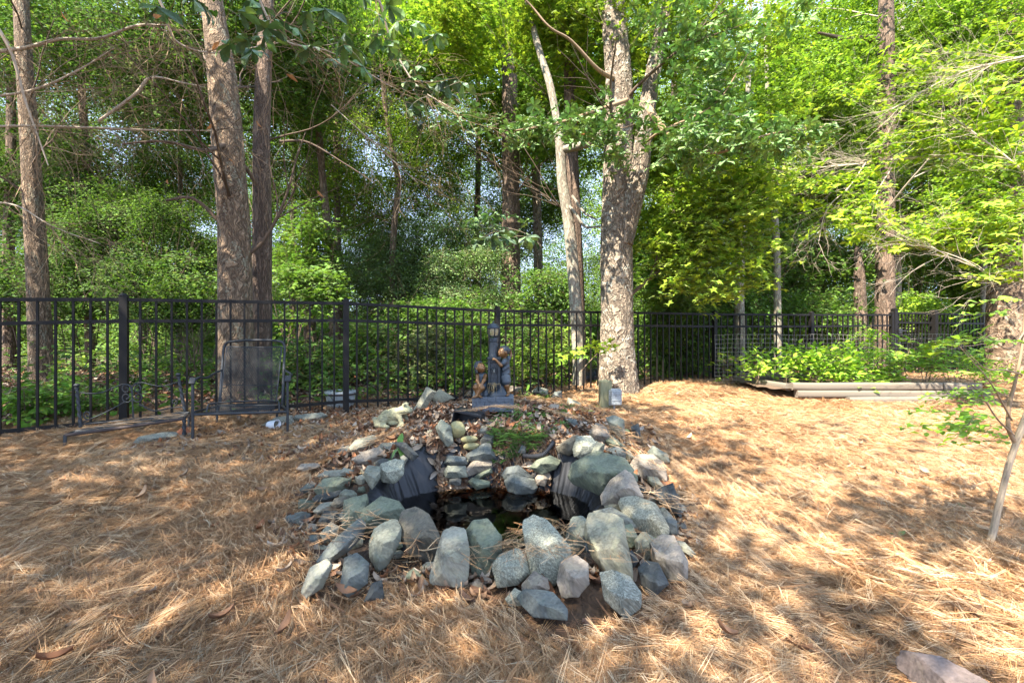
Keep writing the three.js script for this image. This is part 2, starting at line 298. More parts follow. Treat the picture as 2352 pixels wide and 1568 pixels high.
// front edge, left to right
stone('n', 'upright grey-green stone at the left end of the pond rim, beside the light-topped slab', [[310,850],[320,720],[430,700],[440,770],[400,850],[350,865]]);
stone('n', 'long greenish slab with pale sunlit top at the left front corner of the pond', [[400,830],[440,760],[520,710],[610,740],[645,800],[600,840],[480,870],[420,865]], { k: 0.9 });
stone('m', 'large dark brown-grey rounded slab at the front left of the water', [[640,860],[650,790],[720,775],[790,820],[840,920],[850,1000],[810,1060],[700,1000],[650,930]], { k: 0.95 });
stone('g', 'grey stone streaked with straw in front of the dark brown slab', [[470,940],[490,890],[600,830],[625,900],[620,960],[560,1060],[510,1090],[470,1010]], { k: 0.9 });
stone('b', 'flat blue-grey slab leaning outwards at the left front of the ring', [[175,1030],[240,950],[380,850],[410,880],[400,940],[330,1000],[230,1050]], { k: 0.85 });
stone('a', 'tall tan-grey wedge stone standing at the front edge with a wide foot', [[820,1110],[880,920],[930,885],[995,900],[1015,1010],[1010,1130],[980,1180],[820,1150]], { k: 0.95 });
stone('n', 'pointed green-grey stone standing in the front edge, right of the tan wedge', [[1015,910],[1060,860],[1130,850],[1205,940],[1200,1010],[1140,1120],[1060,1120],[1030,1000]], { k: 0.95 });
stone('t', 'small tan diamond stone between the pointed green stone and the big granite', [[1220,930],[1290,850],[1350,890],[1345,960],[1290,1010],[1240,1000]], { k: 0.95 });
stone('w', 'large pale speckled granite boulder in the middle of the front edge', [[1340,850],[1400,810],[1480,860],[1590,980],[1600,1060],[1510,1150],[1400,1130],[1370,1000]], { k: 0.95, t: 0.42 });
stone('w', 'smaller speckled granite stone below and left of the big granite boulder', [[1170,1090],[1210,1040],[1310,1010],[1345,1060],[1365,1130],[1300,1180],[1200,1190]], { k: 0.9 });
stone('g', 'narrow grey stone leaning between the big granite and the big tan boulder', [[1590,930],[1620,830],[1680,820],[1710,870],[1690,960],[1640,1040],[1600,1000]], { k: 0.95 });
stone('a', 'grey-brown stone tucked behind the top of the big tan boulder', [[1750,800],[1850,770],[1960,820],[1980,860],[1900,900],[1830,860]], { k: 0.95 });
stone('t', 'big upright tan boulder with dappled face at the front right of the pond', [[1710,890],[1730,830],[1850,820],[1900,850],[1940,1060],[1945,1120],[1870,1140],[1790,1130],[1750,1040],[1700,990]], { k: 0.95, lift: 0.06 });
stone('c', 'pale flat slab lying sloped and sunlit on the right of the pond rim', [[1900,720],[1960,705],[2090,740],[2150,850],[2140,920],[2060,900],[1970,870],[1900,760]], { k: 0.8, t: 0.4 });
stone('n', 'round grey-green stone wedged at the right side of the big tan boulder', [[1905,880],[1960,860],[1995,930],[1980,980],[1920,990]], { k: 0.9 });
stone('p', 'pinkish grey upright stone below the gap right of the big granite', [[1545,1180],[1560,1090],[1640,1050],[1700,1090],[1705,1180],[1650,1240],[1570,1250]], { k: 0.9 });
stone('o', 'broad light blue-grey stone at the front right, half sunk in straw', [[1790,1160],[1850,1145],[1940,1170],[2000,1240],[2000,1300],[1920,1360],[1820,1290]], { k: 0.85 });
stone('d', 'dark blue-grey pointed stone at the right front corner of the ring', [[2010,1130],[2040,1090],[2110,1090],[2160,1180],[2085,1255],[2030,1200]], { k: 0.85 });
stone('p', 'broad pinkish grey stone on the right outer edge with a small green leaf', [[2080,990],[2140,940],[2200,940],[2265,1050],[2260,1130],[2180,1160],[2100,1080]], { k: 0.8 });
stone('t', 'tan stone between the big tan boulder and the broad pinkish stone', [[1990,960],[2030,910],[2090,940],[2110,1000],[2060,1060],[2000,1030]], { k: 0.8 });
stone('p', 'small pinkish stone in the straw below the speckled granite stone', [[1340,1200],[1400,1140],[1470,1170],[1480,1220],[1400,1260],[1340,1250]], { k: 0.8 });
stone('b', 'blue-grey stone half buried in straw at the very front of the ring', [[1310,1290],[1360,1250],[1500,1250],[1570,1330],[1570,1380],[1400,1370]], { k: 0.7, t: 0.4 });
stone('c', 'small pale stone poking from the straw left of the half-buried blue stone', [[1240,1280],[1290,1230],[1330,1250],[1320,1310],[1260,1310]], { k: 0.7 });
stone('a', 'sunlit grey stone at the lower left corner of the ring, straw over it', [[80,1210],[120,1110],[200,1080],[230,1120],[180,1210],[100,1250]], { k: 0.75 });
stone('b', 'tall blue-grey stone under straw at the front left, below the leaning slab', [[300,1200],[320,1060],[380,1040],[440,1100],[430,1190],[340,1240]], { k: 0.8 });
stone('d', 'dark stone lowest at the front left, mostly covered by straw', [[430,1280],[470,1200],[520,1190],[530,1280]], { k: 0.7 });
stone('c', 'pale stone just above the leaning blue slab on the left edge', [[180,900],[230,850],[270,880],[260,930],[200,950]], { k: 0.75 });
stone('d', 'dark stone on the left edge above the pale stone', [[170,830],[200,780],[260,790],[265,840],[200,860]], { k: 0.75 });
stone('b', 'blue-grey stone on the right edge below the dark split stone', [[2110,790],[2150,770],[2210,830],[2215,890],[2160,910],[2130,860]], { k: 0.8 });
// right bank
stone('d', 'dark blue-grey split stone sticking out at the right edge of the ring', [[2080,680],[2190,630],[2230,730],[2230,800],[2130,740]], { k: 0.8 });
stone('n', 'biggest stone, a flat-topped greenish boulder on the right bank over the liner', [[1620,590],[1640,520],[1760,450],[1900,480],[1945,540],[1900,600],[1820,660],[1780,665],[1650,620]], { k: 0.85, t: 0.5, lift: 0.06 });
stone('p', 'large pink stone leaning against the front of the flat-topped boulder', [[1800,690],[1850,610],[1920,555],[1960,580],[2010,680],[1990,710],[1890,730],[1810,735]], { k: 0.85, lift: 0.1 });
stone('p', 'pinkish grey angular stone right of the flat-topped boulder', [[1970,520],[2000,470],[2080,460],[2140,510],[2150,590],[2080,600],[1980,590]], { k: 0.8 });
stone('p', 'pink five-sided stone at the back right, above the round granite', [[1725,330],[1760,280],[1810,300],[1840,360],[1800,400],[1740,380]], { k: 0.8 });
stone('w', 'round pale granite stone behind the flat-topped boulder', [[1630,420],[1650,360],[1720,350],[1750,390],[1740,440],[1680,470],[1640,460]], { k: 0.9 });
stone('g', 'grey split stone right of the round pale granite', [[1710,450],[1750,380],[1800,400],[1790,440],[1730,480]], { k: 0.9 });
stone('n', 'flat green-grey stone right of the pink five-sided stone', [[1815,380],[1850,350],[1925,410],[1910,440],[1850,420]], { k: 0.9 });
stone('b', 'purplish grey block lying on the back of the flat-topped boulder', [[1810,430],[1880,410],[1920,440],[1915,480],[1830,460]], { k: 0.9, lift: 0.03 });
stone('m', 'dark brown-grey stone left of the round pale granite, below the ferns', [[1535,410],[1560,360],[1620,350],[1650,330],[1640,420],[1600,450],[1550,440]], { k: 0.85 });
stone('g', 'grey slab topmost on the right bank, half under needles', [[1800,260],[1860,235],[1910,260],[1915,330],[1870,370],[1840,300]], { k: 0.8 });
stone('d', 'dark upright stone behind the two-leaved seedling on the right bank', [[1960,300],[2000,280],[2010,340],[1980,370]], { k: 0.85 });
stone('b', 'small blue-grey stone beside the hose near the top of the mound', [[1595,290],[1600,250],[1640,255],[1655,290],[1620,300]], { k: 0.85 });
stone('c', 'small pale stone between the purplish block and the pinkish angular stone', [[1920,440],[1950,430],[1975,470],[1940,490]], { k: 0.85 });
stone('t', 'tan stone below the pinkish angular stone on the right bank', [[2060,620],[2060,585],[2110,590],[2150,640],[2110,650]], { k: 0.8 });
stone('g', 'grey stone in the straw at the right outer edge above the pinkish angular stone', [[2060,450],[2090,410],[2160,450],[2170,490],[2120,500]], { k: 0.8 });
stone('p', 'pinkish stone right of the ferns near the top of the mound', [[1470,190],[1500,165],[1540,170],[1535,210],[1500,215]], { k: 0.8 });
stone('g', 'grey rounded stone behind the ferns right of the statue', [[1395,90],[1420,65],[1475,80],[1475,120],[1400,110]], { k: 0.85 });
stone('b', 'blue-grey pointed stone second from the statue along the mound top', [[1500,130],[1520,95],[1555,90],[1560,140]], { k: 0.85 });
stone('g', 'flat grey-green stone on the mound top at the end of the fallen stick', [[1585,190],[1600,130],[1670,160],[1650,190]], { k: 0.8 });
stone('p', 'low pinkish stone right behind the statue base', [[1255,95],[1270,60],[1330,70],[1310,100]], { k: 0.9 });
stone('a', 'pale sunlit stone farthest out on the right edge in the straw', [[2230,960],[2270,965],[2320,1010],[2300,1030],[2240,1010]], { k: 0.75 });
stone('m', 'small brown stone at the water beside the big granite', [[1530,900],[1550,880],[1590,890],[1590,920],[1560,930]], { k: 0.95 });
stone('t', 'small tan stone above the pale flat slab, under the pink stone', [[1810,750],[1840,725],[1900,740],[1900,775],[1820,775]], { k: 0.95 });
stone('d', 'small dark stone under the right foot of the big tan boulder', [[1940,1080],[1960,1010],[2000,1060],[1960,1110]], { k: 0.8 });
// back wall above the water
stone('b', 'blue-grey stone, left one in the upper course of the back wall', [[890,500],[910,460],[1000,470],[1010,510],[930,515]], { k: 0.9 });
stone('g', 'grey block, left one in the middle course of the back wall', [[890,550],[910,520],[1000,525],[1010,580],[900,580]], { k: 0.9 });
stone('d', 'dark stone, left one in the lowest course of the back wall', [[915,620],[920,590],[980,585],[975,630]], { k: 0.9 });
stone('p', 'mauve stone in the middle of the back wall', [[1010,540],[1060,490],[1150,490],[1150,530],[1030,570]], { k: 0.9 });
stone('b', 'long slate stone below the two smooth pebbles', [[1020,450],[1100,400],[1140,390],[1170,470],[1090,485],[1030,480]], { k: 0.9 });
stone('b', 'flat blue-grey stone at the right of the back wall, upper of two', [[1225,570],[1250,530],[1310,520],[1390,580],[1330,590],[1240,590]], { k: 0.9 });
stone('b', 'large blue-grey stone at the waterline on the right of the back wall', [[1240,610],[1280,575],[1390,600],[1410,640],[1380,680],[1320,690],[1260,660]], { k: 0.95, lift: 0.05 });
stone('n', 'greenish grey boulder at the right end of the back wall, above the pink cube', [[1385,530],[1420,490],[1490,465],[1545,490],[1520,530],[1450,560]], { k: 0.9 });
stone('p', 'small pink cube-like stone at the right end of the back wall', [[1410,590],[1440,555],[1475,590],[1460,630],[1420,620]], { k: 0.9 });
stone('n', 'thin flat stone in the lowest course of the back wall, at its middle', [[1030,610],[1050,590],[1140,610],[1140,635],[1070,650]], { k: 0.9 });
stone('n', 'thin green stone right of the mauve stone', [[1060,580],[1090,555],[1150,530],[1155,560],[1080,590]], { k: 0.9 });
stone('g', 'slab leaning left of the round tan stone in the leaf litter', [[840,300],[870,260],[920,300],[930,380],[900,400],[860,350]], { k: 0.9 });
stone('y', 'round tan stone beside the black spillway box', [[910,310],[930,265],[980,260],[1010,310],[1000,340],[960,360],[920,345]], { k: 0.95, soft: 7, lift: 0.04 });
stone('y', 'smooth flat river pebble, upper of the stacked pair', [[970,365],[1000,345],[1060,345],[1085,365],[1050,385],[990,385]], { k: 0.95, soft: 5, lift: 0.05, name: 'river_pebble', cat: 'pebble' });
stone('y', 'smooth flat river pebble, lower of the stacked pair', [[985,405],[1010,385],[1070,385],[1095,400],[1060,425],[1000,425]], { k: 0.95, soft: 5, lift: 0.05, name: 'river_pebble', cat: 'pebble' });
stone('d', 'dark stone right of the two stacked pebbles', [[1095,370],[1120,340],[1165,350],[1160,390],[1100,395]], { k: 0.9 });
stone('b', 'small grey stone on top of the spillway box', [[925,250],[945,220],[970,225],[970,265]], { k: 0.95, lift: 0.04 });
stone('v', 'small round white pebble above the mauve stone', [[1108,480],[1115,468],[1140,470],[1142,485],[1120,490]], { k: 0.95, soft: 5, lift: 0.03, name: 'white_pebble', cat: 'pebble' });
stone('c', 'small cream pebble left of the white pebble, above the mauve stone', [[995,500],[1000,485],[1025,485],[1025,500]], { k: 0.95, soft: 6, lift: 0.03, name: 'cream_pebble', cat: 'pebble' });
stone('b', 'blue-grey stone low among the ferns above the hose', [[1310,440],[1330,400],[1350,410],[1350,450]], { k: 0.9 });
// left bank and mound top
stone('c', 'tall pale concrete block leaning left of the statue', [[700,215],[780,75],[830,100],[775,190],[750,220]], { k: 0.95, soft: 26, t: 0.6, name: 'concrete_block', cat: 'concrete block' });
stone('c', 'short pale block lying between the leaning block and the statue', [[820,120],[860,80],[940,130],[880,160],[830,150]], { k: 0.9, soft: 22, name: 'concrete_block', cat: 'concrete block' });
stone('m', 'brown-grey stone left behind the statue base', [[990,130],[1030,85],[1060,100],[1060,130]], { k: 0.9 });
stone('g', 'small grey stone touching the left end of the statue base', [[990,165],[1000,135],[1040,140],[1050,165]], { k: 0.9 });
stone('g', 'grey stone below the frog at the upper left of the ring', [[340,420],[380,370],[470,350],[490,370],[430,430],[390,440]], { k: 0.8 });
stone('p', 'large pinkish stone on the left bank, left of the three-leaved seedling', [[375,480],[420,440],[500,420],[525,450],[520,500],[480,520],[400,500]], { k: 0.8 });
stone('w', 'light speckled granite stone hanging over the left liner', [[515,560],[530,510],[600,490],[645,500],[640,570],[600,610],[540,600]], { k: 0.85, lift: 0.04 });
stone('b', 'small pale blue stone outermost at the upper left of the ring', [[270,450],[290,415],[330,410],[340,440],[300,465]], { k: 0.8 });
stone('g', 'grey wedge stone left of the light granite on the left bank', [[430,560],[450,520],[510,530],[510,590],[470,645],[440,600]], { k: 0.85 });
stone('a', 'tan-grey flat stone behind the three-leaved seedling', [[500,420],[530,390],[600,390],[630,410],[560,450]], { k: 0.8 });
stone('d', 'dark slate slanting down right of the three-leaved seedling', [[600,390],[660,390],[730,460],[690,490],[640,430]], { k: 0.85 });
stone('a', 'flat grey stone above the greenish domed stone on the left edge', [[170,570],[210,545],[320,550],[330,585],[230,595]], { k: 0.8 });
stone('n', 'greenish domed stone on the left edge with a dry leaf on it', [[155,640],[200,595],[270,590],[330,610],[320,650],[290,670],[180,680]], { k: 0.85 });
stone('d', 'dark stone under the greenish domed stone', [[140,700],[160,680],[280,670],[290,690],[220,720],[160,715]], { k: 0.85 });
stone('p', 'pinkish stone nearly buried in straw left of the ring', [[45,530],[70,505],[150,510],[160,530],[80,545]], { k: 0.7 });
stone('a', 'small grey stone right of the flat grey stone on the left bank', [[290,560],[310,530],[370,550],[360,580]], { k: 0.85 });
stone('a', 'small brown-grey stone below the dark stone on the left edge', [[140,770],[180,735],[235,735],[230,780],[160,790]], { k: 0.8 });
stone('m', 'small brown stone left of the upright grey-green stone', [[240,740],[260,705],[320,705],[310,750],[260,760]], { k: 0.85 });
stone('a', 'small grey stone at the top of the left liner', [[635,470],[650,460],[675,480],[650,520],[640,500]], { k: 0.85 });
stone('b', 'dark blue stone buried in straw at the far left of the front edge', [[60,650],[100,620],[140,640],[120,670],[75,670]], { k: 0.7 });
const z4 = a => a.map(([x, y]) => [0.3667 * x, 658.6 + 0.3667 * y]);
stone('o', 'flat grey paver on the ground under the right side of the mesh chair', z4([[1650,860],[1730,820],[1810,815],[1820,860],[1720,885]]), { raw: 1, k: 0.7, name: 'garden_stone', group: null });
stone('o', 'flat grey stone on the ground to the right of the mesh chair', z4([[1835,835],[1870,800],[2000,795],[2030,815],[1990,840],[1860,850]]), { raw: 1, k: 0.7, name: 'garden_stone', group: null });
stone('o', 'flat grey paver half covered by leaves under the iron bench', z4([[865,975],[900,930],[1000,920],[1070,925],[1060,960],[920,980]]), { raw: 1, k: 0.7, name: 'garden_stone', group: null });
stone('u', 'flat purplish stone in the straw at the bottom right of the yard', [[2090,1590],[2110,1550],[2180,1535],[2270,1555],[2310,1600],[2200,1640]], { raw: 1, deep: 0.7, t: 0.25, name: 'garden_stone', group: null });

{ // small chips packed among the larger stones
  const r = rng(4242), kinds = ['g', 'b', 'n', 't', 'p', 'a', 'd']; let n = 0;
  for (let i = 0; i < 4000 && n < 90; i++) {
    const th = r() * 6.283, e = 1.08 + 0.55 * r(), x = POND.x + POND.rx * e * Math.cos(th), d = POND.d + POND.rd * e * Math.sin(th), w = 0.06 + 0.09 * r();
    if (stones.some(s => Math.hypot(s.x - x, s.d - d) < s.w * 0.5 + w * 0.4)) continue;
    const poly = []; const m = 5 + Math.floor(r() * 3); for (let k = 0; k < m; k++) { const a = (k + 0.7 * r()) / m * 6.283; poly.push([Math.cos(a) * w * (0.45 + 0.2 * r()), Math.sin(a) * w * (0.3 + 0.15 * r())]); }
    const g = rockGeo(poly, w * 0.45, 7000 + n, 60, 6, 0.2); g.rotateX(-0.5 - 0.5 * r()); g.rotateY((r() - 0.5) * 2); g.translate(x, groundY(x, d) + w * 0.16, -d);
    const s = Math.sin(th), where = s > 0.6 ? 'at the back wall of the pond' : s < -0.5 ? 'in the front edge of the pond' : Math.cos(th) < 0 ? 'on the left bank of the pond' : 'on the right bank of the pond', hue = ['grey', 'blue-grey', 'greenish', 'tan', 'pinkish', 'brown-grey', 'dark'][n % 7]; solo('stone_chip', g, RK[kinds[n % 7]], `small ${hue} stone chip packed between larger stones ${where}`, 'stone', `small ${hue} chips ${where}`); stones.push({ x, d, w, h: w, y: 0 }); n++;
  }
}
// ---------------------------------------------------------------- pine straw over the ground
{
  const r = rng(77), kinds = [];
  for (let k = 0; k < 6; k++) kinds.push({ g: strawClump(100 + k, 0.36, 620, 0.045, 0.25 + 0.1 * k, 0.13, 0.27), items: [] });
  let tries = 0;
  for (let n = 0; n < 3600 && tries < 90000;) {
    tries++;
    const d = Math.sqrt(r() * (8.2 * 8.2 - 1.0) + 1.0) * (r() < 0.35 ? 0.55 : 1), x = (r() * 2 - 1) * (1.17 * d + 0.35);
    if (d < 0.9 || d > fenceD(x) + 0.5) continue;
    const e = pondE(x, d); if (e < (d < POND.d ? 2.25 : 1.95) || (e < 2.4 && r() < 0.4)) continue;
    if (stones.some(s => Math.hypot(s.x - x, s.d - d) < s.w * 0.5 + (e < 3.2 ? 0.46 : 0.2)) && r() < 0.985) continue;
    const md = Math.exp(-0.5 * ((x + 0.1) / 0.7) ** 2 - 0.5 * ((d - 3.4) / 0.62) ** 2); if (r() < md * 2.6 || Math.hypot((x + 0.05) / 1.05, (d - 3.6) / 0.72) < 1 || Math.hypot(x + 0.95, d - 3.45) < 0.42) continue;
    const chairZone = x < -0.7 && x > -2.6 && d > 3.45 + (x + 2.6) * 0.2; if (chairZone && r() < 0.75) continue;
    if (d > fenceD(x) - 0.1 && r() < 0.6) continue;
    const p = V(x, groundY(x, d) + 0.006, -d), sw = N3(x * 0.5, d * 0.5, 7) * 3 + N3(x * 1.7, d * 1.7, 3) * 1.5;
    Q.setFromUnitVectors(UP, groundN(x, d)); Q2.setFromAxisAngle(UP, sw + (r() - 0.5) * 0.9 + (r() < 0.5 ? Math.PI : 0));
    const k = 0.62 + 0.5 * r() + 0.4 * N3(x * 0.9, d * 0.9, 12) + 0.2 * N3(x * 2.6, d * 2.6, 2), warm = 0.2 * (r() - 0.5), q = Q.clone().multiply(Q2);
    kinds[Math.floor(r() * 6)].items.push({ p, q, s: V(0.9 + 0.35 * r(), 0.55 + 0.7 * r(), 0.9 + 0.35 * r()), c: lin(k * (1 + warm), k, k * (1 - warm)) }); n++;
  }
  kinds.forEach((k) => tag(instanced('pine_straw', k.g, strawMat, k.items, scene), 'loose tan pine straw spread over the whole yard floor', 'pine straw', 'pine straw over the yard', 'stuff'));
}


{ // small wisps of straw tucked between and against the outer stones
  const g = [strawClump(150, 0.15, 130, 0.03, 0.5, 0.07, 0.17), strawClump(151, 0.15, 130, 0.03, 0.3, 0.07, 0.17)], r = rng(79), items = [[], []];
  for (let i = 0, n = 0; i < 9000 && n < 560; i++) { const th = r() * 6.283, e = 1.75 + 0.85 * r(), x = POND.x + POND.rx * e * Math.cos(th), d = POND.d + POND.rd * e * Math.sin(th); if (d > 3.2 && Math.abs(x + 0.1) < 0.75) continue; if (d < POND.d && e < 1.6) continue; if (stones.some(s => Math.hypot(s.x - x, s.d - d) < s.w * 0.5 + 0.09)) continue; Q.setFromUnitVectors(UP, groundN(x, d)); Q2.setFromAxisAngle(UP, N3(x * 0.5, d * 0.5, 7) * 3 + r()); const k = 0.75 + 0.4 * r(); items[n % 2].push({ p: V(x, groundY(x, d) + 0.01, -d), q: Q.clone().multiply(Q2), s: V(1, 0.8 + r(), 1), c: lin(k, k, k) }); n++; }
  items.forEach((it, i) => tag(instanced('pine_straw', g[i], strawMat, it, scene), 'wisps of pine straw packed between the outer stones of the pond ring', 'pine straw', 'pine straw over the yard', 'stuff'));
}
{ // a few loose needles over the stones, and dead leaves on the mound, under the chair and through the woods
  const g = strawClump(140, 0.22, 42, 0.03, 0.6, 0.09, 0.2), r = rng(78), items = [];
  while (items.length < 64) { const th = r() * 6.283, e = 0.85 + 0.95 * r(), x = POND.x + POND.rx * e * Math.cos(th), d = POND.d + POND.rd * e * Math.sin(th); if (e < 1.35) continue; if (d < POND.d && e < 1.5) continue; Q.setFromUnitVectors(UP, groundN(x, d)); Q2.setFromAxisAngle(UP, r() * 6.28); const k = 0.8 + 0.4 * r(); items.push({ p: V(x, groundY(x, d) + 0.02 + (stones.some(s => Math.hypot(s.x - x, s.d - d) < s.w * 0.5) ? 0.14 : 0), -d), q: Q.clone().multiply(Q2), s: 0.55 + 0.3 * r(), c: lin(k, k, k) }); }
  tag(instanced('pine_straw', g, strawMat, items, scene), 'thin scatter of loose pine needles lying over the pond stones', 'pine straw', 'pine straw over the yard', 'stuff');
  const leafGeo = (seed) => { const q = rng(seed), n = 5, pos = [], idx = [], L = 0.064, W = 0.027, c = 0.6 + 0.8 * q(), tw = (q() - 0.5); for (let i = 0; i <= n; i++) { const t = i / n, w = W * Math.sin(Math.PI * (0.06 + 0.9 * t)) * 0.5; for (const k of [-1, 0, 1]) pos.push((t - 0.5) * L, 0.012 * c * (4 * (t - 0.5) ** 2) + 0.010 * c * k * k + tw * 0.012 * k * (t - 0.5), k * w); } for (let i = 0; i < n; i++) for (let k = 0; k < 2; k++) { const a = i * 3 + k; idx.push(a, a + 1, a + 3, a + 3, a + 1, a + 4); } const g2 = new THREE.BufferGeometry(); g2.setAttribute('position', new THREE.Float32BufferAttribute(pos, 3)); g2.setIndex(idx); g2.computeVertexNormals(); return g2; };
  const lm = std({ color: lin(1, 1, 1), roughness: 0.85, side: THREE.DoubleSide }), LT = [[0.30, 0.17, 0.09], [0.38, 0.25, 0.15], [0.22, 0.11, 0.055], [0.42, 0.31, 0.21], [0.16, 0.085, 0.05], [0.33, 0.13, 0.05], [0.45, 0.36, 0.27]];
  const lay = (seed, n, pick, label, up = 0.012) => { const q = rng(seed), it = []; let tries = 0; while (it.length < n && tries++ < n * 30) { const a = pick(q); if (!a) continue; const [x, d] = a, t = LT[Math.floor(q() * LT.length)], k = 0.5 + 0.45 * q(); Q.setFromUnitVectors(UP, groundN(x, d)); Q2.setFromEuler(new THREE.Euler((q() - 0.5) * 1.1, q() * 6.28, (q() - 0.5) * 1.1, 'YXZ')); it.push({ p: V(x, groundY(x, d) + up * (0.3 + 1.4 * q()), -d), q: Q.clone().multiply(Q2), s: 0.65 + 0.75 * q(), c: lin(t[0] * k, t[1] * k, t[2] * k) }); } tag(instanced('leaf_litter', leafGeo(seed), lm, it, scene), label, 'leaf litter', null, 'stuff'); };
  lay(301, 2300, q => { const x = -0.1 + (q() - 0.5) * 2.6, d = 2.95 + q() * 2.2, e = pondE(x, d); return e > 1.0 && q() < 1.4 * Math.exp(-0.5 * ((x + 0.1) / 0.6) ** 2 - 0.5 * ((d - 3.6) / 0.6) ** 2) ? [x, d] : null; }, 'dry brown leaves heaped over the mound between the statue and the water', 0.03);
  lay(302, 700, q => { const th = q() * 6.283, e = 1.05 + 0.8 * q(), s = Math.sin(th); if (s < 0 && e < 1.5 || Math.abs(s) < 0.7 && e < 1.2) return null; return [POND.x + POND.rx * e * Math.cos(th), POND.d + POND.rd * e * Math.sin(th)]; }, 'dry brown leaves caught between the pond stones', 0.02);
  lay(306, 700, q => { const th = 3.14159 * (0.27 + 0.46 * q()), e = 0.72 + 0.4 * q(); return [POND.x + POND.rx * e * Math.cos(th), POND.d + POND.rd * e * Math.sin(th)]; }, 'wet brown leaves caught on the back wall of the pond', 0.03);
  lay(303, 1700, q => { const x = -2.9 + q() * 2.3, d = 3.2 + q() * 1.7; return d < fenceD(x) + 0.1 ? [x, d] : null; }, 'dry leaves on the bare ground under the chair and bench', 0.02);
  lay(304, 15000, q => { const d = 3.4 + q() * q() * 9, x = (q() * 2 - 1) * 1.2 * d; return d > fenceD(x) - 0.05 ? [x, d] : null; }, 'brown leaf litter on the woodland floor behind the fence', 0.02);
  lay(305, 120, q => { const d = 1.3 + q() * 5, x = (q() * 2 - 1) * 1.1 * d; return d < fenceD(x) && pondE(x, d) > 1.4 ? [x, d] : null; }, 'single dry leaves lying about on the pine straw', 0.045);
}
// ---------------------------------------------------------------- black metal fence and gate
// posts: x, d, top rail, middle rail, bottom rail heights
const posts = [[-6.76, 2.51, 1.37, 1.16, 0.28], [-5.10, 3.27, 1.40, 1.20, 0.325], [-3.44, 4.03, 1.47, 1.28, 0.40], [-1.75, 4.79, 1.499, 1.32, 0.468], [-0.18, 5.55, 1.472, 1.30, 0.43], [1.47, 6.28, 1.50, 1.32, 0.45], [3.12, 7.0, 1.517, 1.33, 0.47], [4.90, 7.44, 1.534, 1.345, 0.49], [6.66, 7.97, 1.564, 1.38, 0.50]];
const boxU = new THREE.BoxGeometry(1, 1, 1);
function bar(name, a, b, w, h, parent, mat) {                   // a square bar from a to b
  const m = new THREE.Mesh(boxU, mat), L = a.distanceTo(b), dir = b.clone().sub(a).normalize(), bp = baseOf.get(parent) || V(0, 0, 0);
  m.position.copy(a).add(b).multiplyScalar(0.5).sub(bp);
  if (Math.abs(dir.y) > 0.9) { m.scale.set(w, L, w); m.rotation.y = bar.turn || 0; }
  else { const z = V(0, 1, 0).cross(dir).normalize().negate(), y = dir.clone().cross(z).negate(); M4.makeBasis(dir, y.y < 0 ? y.negate() : y, dir.clone().cross(y)); m.quaternion.setFromRotationMatrix(M4); m.scale.set(L, h, w); }
  m.name = name; m.castShadow = m.receiveShadow = true; parent.add(m); return m;
}
function fenceRun(t, ps, n, rivets) {
  for (let i = 0; i < ps.length - 1; i++) {
    const [x0, d0, a0, b0, c0] = ps[i], [x1, d1, a1, b1, c1] = ps[i + 1], at = (f, y) => V(lerp(x0, x1, f), y, -lerp(d0, d1, f));
    bar.turn = Math.atan2(d1 - d0, x1 - x0);
    const side = V(d1 - d0, 0, x1 - x0).normalize();
    for (const [q0, q1] of [[a0, a1], [b0, b1], [c0, c1]]) bar('rail', at(0.014, q0), at(0.986, q1), 0.032, 0.03, t, metal);
    const k = typeof n === 'number' ? n : n[i];
    for (let j = 1; j < k; j++) {
      const f = j / k, top = lerp(a0, a1, f), bot = lerp(c0, c1, f);
      bar('picket', at(f, bot - 0.07), at(f, top + 0.004), 0.0165, 0, t, metal);
      for (const y of [top, lerp(b0, b1, f), bot]) { const s = new THREE.SphereGeometry(0.0045, 6, 4); const p = at(f, y).addScaledVector(side, 0.0165); s.translate(p.x, p.y, p.z); rivets.push(s); }
    }
  }
}
function fencePost(t, [x, d, top], ang, w = 0.058) {
  bar.turn = ang; const gy = Math.min(groundY(x, d), top - 1.05) - 0.06;
  bar('post', V(x, gy, -d), V(x, top + 0.035, -d), w, 0, t, metal);
  const c = new THREE.Mesh(new THREE.CylinderGeometry(w * 0.35, w * 0.78, 0.022, 4, 1), metal); c.rotation.y = ang + Math.PI / 4; c.position.set(x, top + 0.046, -d).sub(baseOf.get(t)); c.name = 'post_cap'; c.castShadow = true; t.add(c);
}
